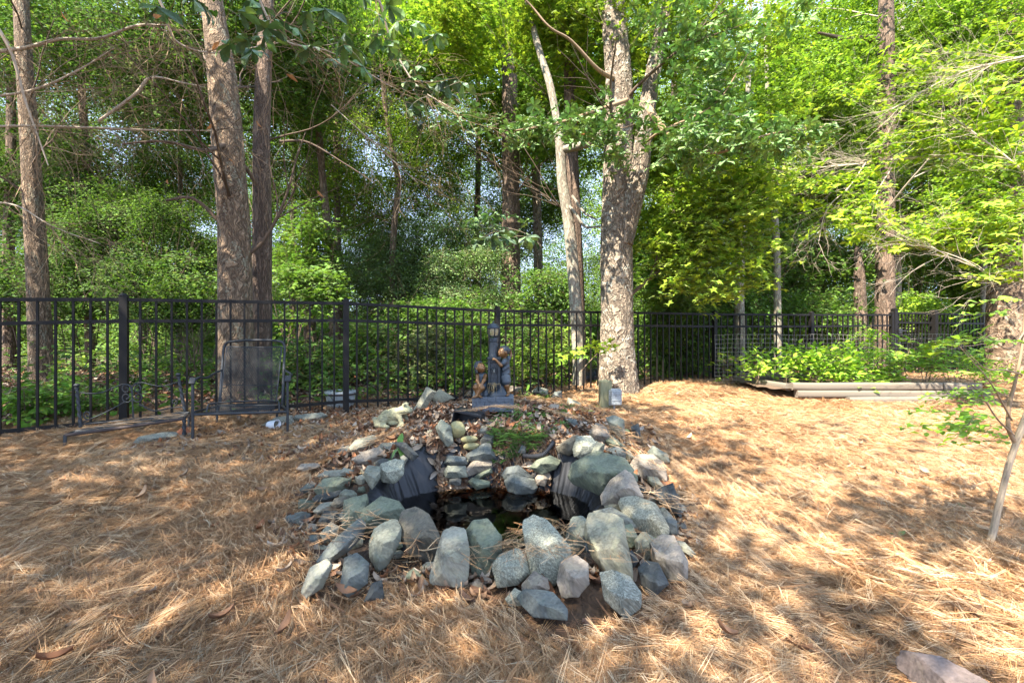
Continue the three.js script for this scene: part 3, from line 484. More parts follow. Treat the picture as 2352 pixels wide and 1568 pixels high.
{
  const t = thing('metal_fence', 'long black metal picket fence crossing the whole yard in front of the woods', 'fence', V(-1.75, groundY(-1.75, 4.79), -4.79));
  const rv = []; fenceRun(t, posts, 16, rv);
  posts.forEach((p, i) => { const q = posts[Math.min(i + 1, posts.length - 1)], o = posts[Math.max(0, i - 1)]; fencePost(t, p, Math.atan2(q[1] - o[1], q[0] - o[0])); });
  part('rivet', merge(rv), metal, t).userData.kind = 'stuff';
  const g0 = [6.74, 8.0, 1.60, 1.43, 0.52], g1 = [7.72, 8.36, 1.61, 1.44, 0.53], g2 = [7.86, 8.41, 1.61, 1.44, 0.53], g3 = [9.7, 9.1, 1.63, 1.45, 0.55], g4 = [11.5, 9.8, 1.66, 1.48, 0.57];
  const gate = thing('fence_gate', 'narrow black metal gate between two thick posts at the right end of the fence', 'gate', V(7.2, groundY(7.2, 8.2), -8.2)), r2 = [];
  fenceRun(gate, [g0, g1], 11, r2); part('rivet', merge(r2), metal, gate).userData.kind = 'stuff';
  fencePost(gate, [6.72, 7.99, 1.63], 0.35, 0.075); fencePost(gate, [7.79, 8.39, 1.63], 0.35, 0.09);
  part('latch', merge([rbox(0.05, 0.09, 0.05, 0.008, 6.80, 1.28, -7.97), rbox(0.14, 0.02, 0.02, 0.004, 6.84, 1.285, -7.95)]), iron, gate);
  const t2 = thing('metal_fence', 'short black metal fence right of the gate, ending at the thick trunk', 'fence', V(9.7, groundY(9.7, 9.1), -9.1)), r3 = [];
  fenceRun(t2, [g2, g3, g4], [17, 16], r3); part('rivet', merge(r3), metal, t2).userData.kind = 'stuff'; fencePost(t2, g3, 0.36); fencePost(t2, g4, 0.36);
}
// ---------------------------------------------------------------- leaves and sprays
function leafShape(kind, L, W) {                                // flat list of triangles of one leaf lying along +x
  const P3 = (x, y, z) => [x, y, z], f = 0.12 * W; let t = [];
  if (kind === 'star') {                                         // five pointed lobes
    const c = [L * 0.25, 0, 0], rim = [], A = [-2.3, -1.15, 0, 1.15, 2.3], R = [0.42, 0.62, 0.75, 0.62, 0.42];
    for (let i = 0; i < 5; i++) { rim.push(P3(c[0] + Math.cos(A[i]) * R[i] * L, -0.06 * L, Math.sin(A[i]) * R[i] * L)); if (i < 4) { const a = (A[i] + A[i + 1]) / 2; rim.push(P3(c[0] + Math.cos(a) * 0.3 * L, 0.01 * L, Math.sin(a) * 0.3 * L)); } }
    for (let i = 0; i < rim.length - 1; i++) t.push(c, rim[i], rim[i + 1]);
  } else {
    const p = kind === 'obovate' ? 0.68 : 0.42, a = [0, 0, 0], m = [L * p, 0.05 * L, 0], e = [L, -0.08 * L, 0], l = [L * p, f + 0.05 * L, W / 2], r = [L * p, f + 0.05 * L, -W / 2], l2 = [L * (p * 0.42), f * 0.6, W * 0.3], r2 = [L * (p * 0.42), f * 0.6, -W * 0.3], l3 = [L * (p + (1 - p) * 0.6), f * 0.5, W * 0.3], r3 = [L * (p + (1 - p) * 0.6), f * 0.5, -W * 0.3];
    t = [a, m, l2, l2, m, l, a, r2, m, r2, r, m, m, l3, l, m, e, l3, m, r, r3, m, r3, e];
  }
  return t;
}
// a twig with leaves; o: kind, n, L, W, len, flat, droop, tones, twig
function spray(seed, o) {
  const r = rng(seed), pos = [], col = [], tmp = new THREE.Object3D(), v = V(0, 0, 0);
  const len = o.len, curve = (t) => V(len * t, -(o.droop ?? 0.2) * len * t * t + 0.05 * len * Math.sin(t * 3), 0.12 * len * Math.sin(t * 4 + seed));
  for (let i = 0; i < o.n; i++) {
    const t = o.tip ? 1 - 0.18 * r() : (i + 0.6) / o.n, c = curve(t), s = 0.7 + 0.5 * r(), tri = leafShape(o.kind, o.L * s, o.W * s);
    tmp.position.copy(c);
    if (o.off) tmp.position.add(V((r() - 0.5) * o.off, (r() - 0.5) * o.off, (r() - 0.5) * o.off));
    const side = o.tip ? i / o.n * 6.28 + r() * 0.5 : (i % 2 ? 1 : -1) * (0.5 + 0.8 * r());
    tmp.rotation.set((r() - 0.5) * 1.3 * o.flat, side, (r() - 0.5) * 1.2 * o.flat - (o.hang || 0) * r(), 'YXZ'); tmp.updateMatrix();
    const k = 0.55 + 0.85 * r(), tone = o.tones[Math.floor(r() * o.tones.length)];
    for (const q of tri) { v.set(...q).applyMatrix4(tmp.matrix); pos.push(v.x, v.y, v.z); col.push(tone[0] * k, tone[1] * k, tone[2] * k); }
  }
  const g = new THREE.BufferGeometry(); g.setAttribute('position', new THREE.Float32BufferAttribute(pos, 3));
  g.setAttribute('color', new THREE.Float32BufferAttribute(col, 3));
  if (o.twig) {
    const tw = tube([curve(0), curve(0.35), curve(0.7), curve(1)], [o.twig, o.twig * 0.8, o.twig * 0.6, o.twig * 0.3], 3, 4).toNonIndexed(); const n = tw.attributes.position.count;
    pos.push(...tw.attributes.position.array); for (let i = 0; i < n; i++) col.push(0.16, 0.12, 0.07);
    g.setAttribute('position', new THREE.Float32BufferAttribute(pos, 3)); g.setAttribute('color', new THREE.Float32BufferAttribute(col, 3));
  }
  g.computeVertexNormals(); return g;
}
const leafMat = new THREE.MeshPhysicalMaterial({ vertexColors: true, roughness: 0.95, specularIntensity: 0.35, transmission: 0.45, thickness: 0, side: THREE.DoubleSide });
const glossMat = new THREE.MeshPhysicalMaterial({ vertexColors: true, roughness: 0.9, transmission: 0.3, thickness: 0, clearcoat: 0.35, clearcoatRoughness: 0.35, side: THREE.DoubleSide });
const litterMat = std({ vertexColors: true, roughness: 0.85, side: THREE.DoubleSide });
const GREEN = [[0.13, 0.225, 0.02], [0.10, 0.195, 0.02], [0.17, 0.26, 0.022], [0.11, 0.21, 0.03]];
const LIME = [[0.23, 0.345, 0.02], [0.19, 0.315, 0.022], [0.28, 0.385, 0.024], [0.135, 0.25, 0.02]];
const BLUEG = [[0.10, 0.21, 0.035], [0.12, 0.235, 0.04], [0.085, 0.185, 0.03], [0.16, 0.26, 0.035]];
const SP = {
  oval: spray(1, { kind: 'oval', n: 15, L: 0.075, W: 0.036, len: 0.42, flat: 0.9, tones: GREEN, twig: 0.002, off: 0.12 }),
  ovalLime: spray(2, { kind: 'oval', n: 15, L: 0.08, W: 0.042, len: 0.42, flat: 0.8, tones: LIME, twig: 0.002, off: 0.1 }),
  star: spray(3, { kind: 'star', n: 10, L: 0.085, W: 0.08, len: 0.36, flat: 0.7, tones: LIME, twig: 0.002, off: 0.08 }),
  starGreen: spray(4, { kind: 'star', n: 10, L: 0.08, W: 0.08, len: 0.36, flat: 0.8, tones: GREEN, twig: 0.002, off: 0.1 }),
  fine: spray(5, { kind: 'oval', n: 26, L: 0.046, W: 0.024, len: 0.4, flat: 1.1, tones: GREEN, twig: 0.0018, off: 0.2 }),
  fineLime: spray(6, { kind: 'oval', n: 26, L: 0.05, W: 0.027, len: 0.4, flat: 1.0, tones: LIME, twig: 0.0018, off: 0.2 }),
  holly: spray(7, { kind: 'oval', n: 24, L: 0.045, W: 0.027, len: 0.3, flat: 1.4, tones: [[0.05, 0.10, 0.018], [0.065, 0.12, 0.022], [0.04, 0.085, 0.018], [0.10, 0.16, 0.03]], twig: 0.002, off: 0.16 }),
  rosette: spray(8, { kind: 'obovate', n: 8, L: 0.095, W: 0.04, len: 0.13, flat: 0.9, tones: BLUEG, twig: 0.0024, tip: 1 }),
  rosetteLime: spray(9, { kind: 'obovate', n: 7, L: 0.08, W: 0.032, len: 0.16, flat: 0.7, tones: LIME, twig: 0.0022, tip: 1 }),
  big: spray(10, { kind: 'obovate', n: 6, L: 0.13, W: 0.055, len: 0.2, flat: 0.9, tones: [[0.05, 0.11, 0.03], [0.07, 0.14, 0.03], [0.10, 0.16, 0.03]], twig: 0.003, tip: 1, hang: 1 }),
  ground: spray(11, { kind: 'oval', n: 9, L: 0.06, W: 0.035, len: 0.2, flat: 0.8, droop: -0.4, tones: GREEN, twig: 0.0015 }),
};
const MATS = { rosette: glossMat, big: glossMat, holly: glossMat };
function scatter(parent, kind, blobs, seed, o = {}) {           // blobs: px, py, d, rx, ry (picture units), rd (metres), count
  const r = rng(seed), items = [], tint = o.tint || [1, 1, 1], thr = o.thr ?? -0.05;
  for (const [px, py, d, rx, ry, rd, n] of blobs) {
    const c = P(px, py, d), ax = rx / F * d, ay = ry / F * d;
    const cnt = Math.round(n * (o.mult ?? 2.2));
    for (let i = 0, tries = 0; i < cnt && tries < cnt * 8; tries++) {
      const u = r() * 2 - 1, v = r() * 2 - 1, w = r() * 2 - 1, q = u * u + v * v + w * w; if (q > 1) continue;
      const p = V(c.x + u * ax, c.y + v * ay, c.z + w * rd);
      if (p.y < groundY(p.x, -p.z) + 0.08) continue;
      const noise = N3(p.x * 0.75 + seed, p.y * 0.9, p.z * 0.75) + 0.55 * N3(p.x * 1.9, p.y * 2.1 + seed, p.z * 1.9);
      if (noise < thr + 0.25 * (q - 0.6)) continue;
      if (o.gap && r() < o.gap(p)) continue;
      const k = (0.85 + 0.3 * r()) * (1 + 0.35 * N3(p.x * 0.5, p.y * 0.5, p.z * 0.5 + seed)), y = 0.12 * (r() - 0.5);
      Q.setFromEuler(new THREE.Euler((r() - 0.5) * (o.tilt ?? 1.1), r() * 6.283, (r() - 0.5) * (o.tilt ?? 1.1) - 0.1, 'YXZ'));
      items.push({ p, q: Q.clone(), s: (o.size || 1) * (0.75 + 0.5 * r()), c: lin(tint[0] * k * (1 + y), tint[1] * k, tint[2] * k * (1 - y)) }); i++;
    }
  }
  return items.length ? instanced(o.name || 'crown', SP[kind], MATS[kind] || leafMat, items, parent) : null;
}
// ---------------------------------------------------------------- branches
function branchGeos(out, start, dir, len, rad, depth, r, o = {}) {
  const n = o.n || 5, pts = [start.clone()], rs = [rad], p = start.clone(), d = dir.clone().normalize();
  for (let i = 1; i <= n; i++) { d.add(V((r() - 0.5) * (o.wig ?? 0.5), (r() - 0.5) * (o.wig ?? 0.5) + (o.lift ?? 0.04), (r() - 0.5) * (o.wig ?? 0.5))).normalize(); p.addScaledVector(d, len / n); pts.push(p.clone()); rs.push(rad * (1 - 0.75 * i / n)); }
  out.push(tube(pts, rs, rad > 0.03 ? 8 : rad > 0.008 ? 5 : 3, n * 2));
  if (depth > 0) { const kids = o.kids || 4; for (let k = 0; k < kids; k++) { const i = 1 + Math.floor(r() * n), b = pts[Math.min(i, n)], dd = pts[Math.min(i, n)].clone().sub(pts[Math.max(0, i - 1)]).normalize().add(V((r() - 0.5) * 1.7, (r() - 0.5) * 1.5 + (o.lift ?? 0.04) * 2, (r() - 0.5) * 1.7)); branchGeos(out, b, dd, len * (0.45 + 0.3 * r()), Math.max(0.0012, rs[Math.min(i, n)] * 0.62), depth - 1, r, o); } }
  return out;
}
// trunk path: [px, py, d, radius]
function trunkGeo(path, o = {}) {
  const pts = path.map(([x, y, d]) => P(x, y, d)), rs = path.map(p => p[3]); const big = rs[0] > 0.09, s = o.seed || 1;
  return tube(pts, rs, big ? 72 : rs[0] > 0.05 ? 20 : 10, big ? 150 : 40, (u, v, rr) => 0.05 * N3(Math.cos(u * 6.283) * 1.2 + s, v * 0.9, Math.sin(u * 6.283) * 1.2) + (big ? (o.furrow ?? 0.10) * 0.5 * (barkH(u, v * 1.1) - 0.5) * Math.min(1, 0.16 / rr) : 0.05 * N3(u * 9 + s, v * 9, 1)), 1);
}
function tree(label, group, mat, path, o = {}) {
  const [bx, by, bd] = path[0], b = P(bx, by, bd), gy = groundY(b.x, bd), t = thing(o.name || 'woodland_tree', label, 'tree', V(b.x, gy, b.z), group), r = rng(o.seed || 5);
  const full = [[bx, by, bd, path[0][3]], ...path.slice(1)], foot = P(bx, by, bd);
  if (foot.y > gy - 0.05) { const py = CY + (CAM_H - (gy - 0.06)) / bd * F; full.unshift([bx, py, bd, path[0][3] * (path[0][3] > 0.08 ? 1.38 : 1.1)]); }
  part('trunk', trunkGeo(full, o), mat, t);
  for (const s of o.stems || []) part('stem', trunkGeo(s, o), mat, t);
  for (const s of o.limbs || []) part('limb', tube(s.map(([x, y, d]) => P(x, y, d)), s.map(q => q[3]), 9, s.length * 6, (u, v) => 0.12 * N3(u * 5, v * 8, bx)), o.limbMat || mat, t);
  if (o.branches) {
    const gs = [], pts = path.map(([x, y, d]) => P(x, y, d));
    for (let i = 0; i < o.branches; i++) { const f = (0.25 + 0.75 * (i + r()) / o.branches) * (pts.length - 1), k = Math.min(pts.length - 2, Math.floor(f)), p = pts[k].clone().lerp(pts[k + 1], f - k), a = r() * 6.283; branchGeos(gs, p, V(Math.cos(a), 0.35 + 0.5 * r(), Math.sin(a)), o.blen || 1.6, Math.max(0.006, path[k + 1][3] * 0.15), 2, r, { kids: 4, wig: 0.4 }); }
    part('branches', merge(gs), o.twigMat || B.twigdark, t);
  }
  (o.crown || []).forEach(([kind, blobs, oo], i) => scatter(t, kind, blobs, (o.seed || 5) * 13 + i, oo));
  return t;
}
const WOOD = 'trees in the woods behind the fence';
// ---------------------------------------------------------------- trees of the woods
tree('dark trunk at the far left behind the fence, patched with pale lichen', WOOD, B.brown, [[92, 860, 6.2, 0.125], [86, 650, 6.2, 0.115], [74, 450, 6.2, 0.105], [62, 250, 6.3, 0.095], [50, 60, 6.4, 0.085], [42, -160, 6.6, 0.075], [36, -420, 6.9, 0.05]], { seed: 2, branches: 7, blen: 1.4, crown: [['oval', [[90, 90, 8, 230, 150, 1.4, 420], [60, 330, 8.6, 170, 110, 1.1, 260], [300, -240, 8, 420, 170, 2, 100]], { thr: 0.05 }]] });
tree('thin straight trunk second from the left, in deep shade', WOOD, B.brown, [[207, 850, 8.8, 0.085], [203, 600, 8.8, 0.078], [196, 380, 8.8, 0.07], [185, 160, 9, 0.06], [172, -60, 9.2, 0.05], [160, -380, 9.5, 0.03]], { seed: 3, branches: 7, blen: 1.7, crown: [['fine', [[250, 80, 10, 260, 170, 2, 850], [230, 330, 10.6, 240, 130, 1.5, 700]], { thr: -0.02 }]] });
tree('big reddish-brown trunk behind the mesh chair, left side sunlit', WOOD, B.brown, [[545, 915, 5.25, 0.195], [543, 820, 5.25, 0.185], [541, 700, 5.25, 0.175], [536, 520, 5.28, 0.168], [522, 330, 5.3, 0.165], [508, 170, 5.35, 0.15], [490, 30, 5.45, 0.12], [470, -120, 5.6, 0.10], [455, -400, 6, 0.06]], { seed: 6, furrow: 0.09, branches: 6, blen: 1.8, stems: [[[512, 160, 5.38, 0.075], [490, 90, 5.45, 0.065], [472, 20, 5.6, 0.06], [440, -120, 5.9, 0.05], [400, -300, 6.4, 0.03]]],
  limbs: [[[515, 520, 5.3, 0.022], [440, 455, 5.2, 0.018], [380, 460, 5.1, 0.012]], [[520, 330, 5.2, 0.03], [470, 345, 4.9, 0.02], [380, 325, 4.7, 0.013], [280, 330, 4.6, 0.009]]], limbMat: B.twigdark,
  crown: [['oval', [[450, 40, 7.2, 260, 130, 1.3, 420], [400, 260, 8, 130, 110, 1, 220], [420, -260, 7, 420, 170, 2, 100]], { thr: 0.05 }]] });
tree('darker slimmer trunk standing close behind the big reddish trunk', WOOD, B.pine, [[600, 890, 5.75, 0.125], [600, 700, 5.75, 0.115], [602, 520, 5.75, 0.11], [600, 330, 5.8, 0.10], [606, 150, 5.85, 0.09], [612, 20, 6, 0.08], [620, -150, 6.2, 0.07], [640, -420, 6.6, 0.04]], { seed: 8, branches: 6, blen: 1.6, limbs: [[[598, 440, 5.75, 0.03], [560, 380, 5.5, 0.022], [520, 345, 5.3, 0.016], [480, 335, 5.1, 0.012]], [[640, 325, 5.8, 0.018], [700, 325, 5.9, 0.015], [790, 375, 6, 0.01], [860, 420, 6.1, 0.006]]], limbMat: B.twigdark,
  crown: [['oval', [[660, 60, 7.6, 200, 120, 1.2, 330], [700, 230, 8.2, 110, 100, 1, 170]], { thr: 0.05 }]] });
tree('thin leaning dark trunk between the big left trunks and the statue', WOOD, B.brown, [[766, 760, 8.6, 0.085], [764, 640, 8.6, 0.078], [752, 520, 8.7, 0.07], [738, 380, 8.8, 0.065], [728, 230, 8.9, 0.06], [720, 60, 9.1, 0.05], [712, -200, 9.4, 0.03]], { seed: 10, branches: 8, blen: 1.6, crown: [['fine', [[740, 100, 10.5, 200, 170, 1.8, 800], [660, 330, 9.8, 110, 150, 1.2, 420]], { thr: 0 }]] });
tree('straight dark trunk just right of the thin leaning one', WOOD, B.pine, [[778, 770, 9.6, 0.08], [776, 620, 9.6, 0.075], [773, 430, 9.7, 0.07], [772, 200, 9.9, 0.06], [770, -150, 10.4, 0.03]], { seed: 12, branches: 4, blen: 1.4, crown: [['fine', [[860, 60, 11.5, 190, 130, 1.6, 600]], { thr: 0 }]] });
tree('slim trunk with a curved top in the bright gap left of the statue', WOOD, B.brown, [[903, 760, 9.2, 0.075], [900, 640, 9.2, 0.068], [905, 520, 9.2, 0.062], [914, 420, 9.3, 0.055], [900, 340, 9.4, 0.05], [886, 260, 9.5, 0.042], [872, 120, 9.7, 0.035], [860, -80, 10, 0.02]], { seed: 14, branches: 9, blen: 1.5, crown: [['fineLime', [[960, 90, 11, 190, 150, 1.8, 820]], { thr: 0.0 }], ['fine', [[880, 330, 11, 190, 110, 1.2, 420], [1000, 430, 12, 150, 150, 1.4, 460], [820, 470, 12, 120, 120, 1.2, 360]], { thr: 0.02 }], ['fineLime', [[900, 400, 9.9, 210, 170, 1.0, 420]], { thr: 0.05 }]] });
tree('tall dark pine trunk directly behind the statue', WOOD, B.pine, [[1174, 790, 9.1, 0.20], [1174, 640, 9.1, 0.19], [1174, 460, 9.2, 0.18], [1172, 320, 9.3, 0.17], [1170, 150, 9.5, 0.15], [1170, -60, 9.8, 0.12], [1168, -400, 10.5, 0.08]], { seed: 16, branches: 6, blen: 2.0, crown: [['ovalLime', [[1000, 90, 8.6, 150, 100, 1.0, 260], [1080, 110, 10.5, 220, 170, 1.8, 760], [1180, 290, 10.3, 120, 110, 1.1, 260]], { thr: 0.0 }], ['fineLime', [[1150, -220, 11, 420, 200, 2, 120]], {}]] });
tree('lighter mottled trunk right of the dark pine trunk', WOOD, B.grey, [[1240, 800, 9.7, 0.105], [1237, 640, 9.7, 0.10], [1233, 460, 9.8, 0.095], [1228, 300, 9.9, 0.085], [1222, 120, 10.1, 0.07], [1215, -200, 10.6, 0.04]], { seed: 18, branches: 7, blen: 1.6, crown: [['ovalLime', [[1270, 120, 11, 160, 190, 1.6, 620]], { thr: 0.0 }], ['fine', [[1270, 430, 11, 90, 130, 1, 260]], {}]] });
tree('brown trunk half hidden behind the pale leaning trunk', WOOD, B.pine, [[1330, 860, 7.0, 0.115], [1327, 700, 7.0, 0.11], [1320, 520, 7.0, 0.105], [1312, 340, 7.1, 0.10], [1308, 150, 7.2, 0.09], [1304, -60, 7.4, 0.075], [1300, -400, 8, 0.04]], { seed: 20, branches: 6, blen: 1.6, crown: [['starGreen', [[1330, 220, 8.4, 150, 190, 1.2, 420]], { thr: 0.02 }]] });
tree('pale lichen-covered trunk leaning beside the big right trunk, bent at mid height', WOOD, B.pale, [[1331, 888, 6.35, 0.095], [1327, 780, 6.35, 0.088], [1318, 640, 6.33, 0.082], [1305, 500, 6.3, 0.078], [1292, 420, 6.28, 0.072], [1287, 340, 6.25, 0.066], [1278, 270, 6.25, 0.05], [1262, 190, 6.3, 0.05], [1240, 120, 6.4, 0.045], [1215, 20, 6.6, 0.04], [1190, -160, 6.9, 0.02]], { seed: 22, limbs: [[[1290, 345, 6.25, 0.05], [1330, 335, 6.1, 0.055], [1360, 325, 6.0, 0.05], [1395, 295, 5.95, 0.045]], [[1305, 470, 6.28, 0.022], [1322, 490, 6.1, 0.02], [1345, 520, 6, 0.016], [1378, 520, 5.95, 0.012]], [[1315, 450, 6.28, 0.02], [1345, 490, 6, 0.016], [1372, 505, 5.9, 0.01]]], crown: [['star', [[1250, 60, 7, 120, 100, 0.9, 120]], { thr: 0.05 }]] });
// the biggest trunk, with its glossy-leaved boughs
tree('biggest trunk right of the statue, forked, its grey furrowed bark dappled with sun', null, B.grey, [[1422, 905, 6.05, 0.275], [1420, 860, 6.05, 0.25], [1418, 800, 6.05, 0.222], [1417, 700, 6.05, 0.208], [1416, 560, 6.06, 0.205], [1418, 440, 6.08, 0.20], [1420, 330, 6.1, 0.19], [1422, 200, 6.15, 0.18], [1412, 60, 6.2, 0.165], [1404, -120, 6.4, 0.14], [1396, -420, 6.8, 0.09]], { name: 'forked_oak_tree', seed: 24, furrow: 0.2,
  stems: [[[1432, 560, 5.98, 0.12], [1452, 470, 5.93, 0.13], [1470, 390, 5.9, 0.118], [1480, 300, 5.9, 0.105], [1494, 200, 5.95, 0.1], [1515, 90, 6.05, 0.09], [1532, -40, 6.2, 0.08], [1560, -300, 6.6, 0.05]]],
  limbs: [[[1408, 180, 6.0, 0.032], [1372, 158, 5.7, 0.024], [1310, 92, 5.5, 0.017], [1262, 62, 5.35, 0.013], [1215, 8, 5.3, 0.010], [1180, -20, 5.2, 0.008]], [[1490, 250, 5.85, 0.05], [1560, 330, 5.4, 0.03], [1650, 350, 5.1, 0.018], [1760, 310, 4.9, 0.01], [1900, 290, 4.8, 0.006]], [[1480, 330, 5.8, 0.018], [1520, 300, 5.4, 0.014], [1640, 240, 5.1, 0.009], [1720, 120, 5, 0.005]], [[1440, 230, 5.9, 0.03], [1380, 250, 5.5, 0.02], [1270, 285, 5.2, 0.012], [1180, 300, 5, 0.007]]], limbMat: B.twig, branches: 5, blen: 1.6,
  crown: [['rosette', [[1620, 240, 5.2, 110, 70, 0.4, 85], [1640, 330, 5.0, 140, 60, 0.4, 120], [1750, 320, 4.9, 110, 40, 0.3, 60], [1880, 300, 4.8, 70, 25, 0.2, 22], [1640, 130, 5.2, 90, 110, 0.5, 110], [1560, 60, 5.4, 130, 90, 0.6, 110], [1800, 20, 5.2, 80, 30, 0.4, 20], [1350, 270, 5.3, 140, 50, 0.4, 90], [1220, 280, 5.1, 120, 35, 0.35, 60], [1140, 520, 5, 60, 50, 0.3, 26], [1060, 260, 5, 90, 60, 0.4, 26], [1420, 330, 5.4, 60, 60, 0.3, 36]], { thr: -0.5, tilt: 1.4, mult: 1 }], ['star', [[1480, 90, 6.6, 330, 120, 1.0, 230], [1200, 60, 7.2, 220, 110, 1, 260], [1480, 120, 7.4, 240, 170, 1.2, 250], [1560, 330, 7, 130, 120, 0.9, 220], [1450, -220, 7, 420, 170, 1.6, 84]], { thr: 0 }], ['big', [[1140, 540, 4.6, 40, 30, 0.15, 9], [1000, 210, 4.4, 60, 50, 0.2, 9]], { thr: -1, mult: 1 }]] });
tree('thin pale two-stemmed trunk behind the fence right of the biggest trunk', WOOD, B.pale, [[1703, 880, 7.5, 0.085], [1700, 760, 7.5, 0.08], [1698, 640, 7.5, 0.075], [1704, 540, 7.5, 0.06], [1712, 440, 7.6, 0.05], [1716, 300, 7.7, 0.045], [1722, 100, 7.9, 0.035], [1730, -200, 8.3, 0.02]], { seed: 26, branches: 8, blen: 1.2, twigMat: B.twigpale, stems: [[[1692, 870, 7.6, 0.05], [1688, 780, 7.65, 0.045], [1700, 690, 7.55, 0.04]]], crown: [['star', [[1650, 440, 5.9, 150, 110, 0.6, 160], [1640, 580, 6.0, 140, 110, 0.6, 130], [1560, 520, 6.4, 80, 140, 0.5, 120], [1700, 330, 7.5, 150, 120, 1, 260]], { thr: 0 }], ['starGreen', [[1560, 640, 7.3, 90, 90, 0.7, 130]], { thr: 0 }]] });
tree('thin pale straight trunk behind the wire-fenced bed', WOOD, B.pale, [[1788, 860, 8.0, 0.062], [1786, 700, 8.0, 0.06], [1784, 560, 8.0, 0.056], [1776, 430, 8.1, 0.05], [1768, 320, 8.2, 0.04], [1760, 120, 8.5, 0.03], [1752, -150, 9, 0.02]], { seed: 28, branches: 8, blen: 1.3, twigMat: B.twigpale, crown: [['ovalLime', [[1790, 250, 9, 190, 210, 1.4, 640], [1850, 470, 9, 130, 90, 1, 220]], { thr: 0.02 }]] });
tree('broken dead trunk with a jagged orange top beside the tall right trunk', null, B.pine, [[1978, 840, 8.9, 0.115], [1978, 760, 8.9, 0.105], [1976, 680, 8.9, 0.10], [1974, 620, 8.9, 0.085], [1970, 580, 8.9, 0.05], [1969, 556, 8.9, 0.012]], { name: 'dead_tree_trunk', seed: 30, furrow: 0.3 });
tree('tall brown trunk behind the fence at the right, left of the gate', WOOD, B.pine, [[2032, 850, 8.8, 0.17], [2033, 700, 8.8, 0.158], [2034, 560, 8.8, 0.15], [2035, 400, 8.85, 0.145], [2036, 220, 8.9, 0.14], [2036, 40, 9, 0.13], [2036, -200, 9.3, 0.1], [2034, -450, 9.8, 0.06]], { seed: 32, branches: 9, blen: 2.0, twigMat: B.twigpale, limbs: [[[2020, 95, 8.85, 0.07], [1985, 85, 8.6, 0.06], [1950, 90, 8.4, 0.045], [1880, 75, 8.2, 0.02]]], crown: [['ovalLime', [[2030, 110, 10, 300, 190, 1.8, 1000], [1930, 330, 10, 220, 150, 1.5, 560], [2180, 480, 10.6, 200, 110, 1.4, 480]], { thr: 0.0 }]] });
tree('pale faint trunk close behind the tall right trunk', WOOD, B.pale, [[2056, 830, 11, 0.12], [2058, 650, 11, 0.11], [2060, 500, 11, 0.1], [2066, 300, 11.2, 0.09], [2075, -100, 12, 0.05]], { seed: 34, crown: [['fineLime', [[2100, 200, 12.5, 230, 230, 1.6, 800]], { thr: 0 }]] });
tree('thick trunk at the right edge at the end of the fence', null, B.brown, [[2318, 850, 8.2, 0.33], [2316, 800, 8.2, 0.29], [2316, 700, 8.2, 0.27], [2318, 580, 8.2, 0.26], [2322, 420, 8.3, 0.25], [2330, 200, 8.5, 0.22], [2340, -50, 8.8, 0.18], [2350, -420, 9.3, 0.1]], { name: 'edge_oak_tree', seed: 36, furrow: 0.14, branches: 8, blen: 2.4, twigMat: B.twigpale, crown: [['ovalLime', [[2250, 150, 8.6, 210, 210, 1.3, 560], [2300, 430, 7.8, 160, 110, 0.9, 260], [2150, -220, 8.5, 420, 170, 1.8, 84]], { thr: 0 }]] });
for (const [x, d, r0, m, w] of [[2110, 13, 0.10, 'brown', 'dim slender trunk seen above the gate between two brighter ones'], [2205, 14, 0.09, 'pale', 'distant pale trunk in front of the lawn, right of the gate'], [2263, 10.5, 0.065, 'pale', 'slim grey trunk just behind the fence left of the thick edge trunk'], [1890, 13, 0.09, 'pine', 'distant dark trunk left of the broken dead trunk'], [1545, 12, 0.11, 'pine', 'distant dark trunk right of the biggest trunk'], [1095, 13, 0.10, 'brown', 'distant slim trunk left of the dark pine trunk'], [672, 11, 0.07, 'grey', 'distant slim grey trunk right of the two big left trunks'], [712, 12, 0.16, 'pine', 'dim thick trunk in the shade left of the thin leaning trunk'], [410, 11, 0.06, 'grey', 'faint slim trunk in the shade left of the big reddish trunk'], [328, 12, 0.10, 'brown', 'dim trunk in deep shade between the second trunk and the big reddish one'], [20, 9, 0.10, 'pine', 'dim trunk at the left picture edge behind the lichen-patched one']]) {
  const far = d > 12;
  tree(w, WOOD, B[m], [[x, 800, d, r0], [x - 2, 600, d, r0 * 0.9], [x + 4, 350, d, r0 * 0.75], [x + 2, 100, d + 0.3, r0 * 0.6], [x - 6, -200, d + 0.8, r0 * 0.35]], { seed: Math.round(x), branches: 6, blen: 1.8, crown: [[x > 1300 ? 'fineLime' : 'fine', [[x, 120, d + 1, 200, 170, 1.8, 520], [x + 40, 430, d + 1, 120, 120, 1.2, x > 600 && x < 1100 ? 130 : 330]], { thr: 0.02, size: far ? 1.2 : 1 }]] });
}
// ---------------------------------------------------------------- shrubs of the understory
const SHRUB = 'shrubs of the understory behind the fence';
function shrub(label, kind, blobs, seed, o = {}) {
  const [px, py, d] = blobs[0], b = P(px, py, d); b.y = groundY(b.x, d);
  const t = thing(o.name || 'understory_shrub', label, 'shrub', b, o.group === undefined ? SHRUB : o.group), r = rng(seed), gs = [];
  for (const [qx, qy, qd, rx, ry] of blobs) for (let i = 0; i < 5; i++) { const a = P(qx + (r() - 0.5) * rx, qy, qd); a.y = groundY(a.x, qd) - 0.03; const top = P(qx + (r() - 0.5) * rx * 1.4, qy - ry * (0.2 + 0.7 * r()), qd + (r() - 0.5) * 0.6); branchGeos(gs, a, top.clone().sub(a), a.distanceTo(top), 0.011, 1, r, { kids: 4, wig: 0.25 }); }
  part('stem', merge(gs), B.twigdark, t);
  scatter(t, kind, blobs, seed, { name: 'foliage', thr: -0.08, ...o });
  return t;
}
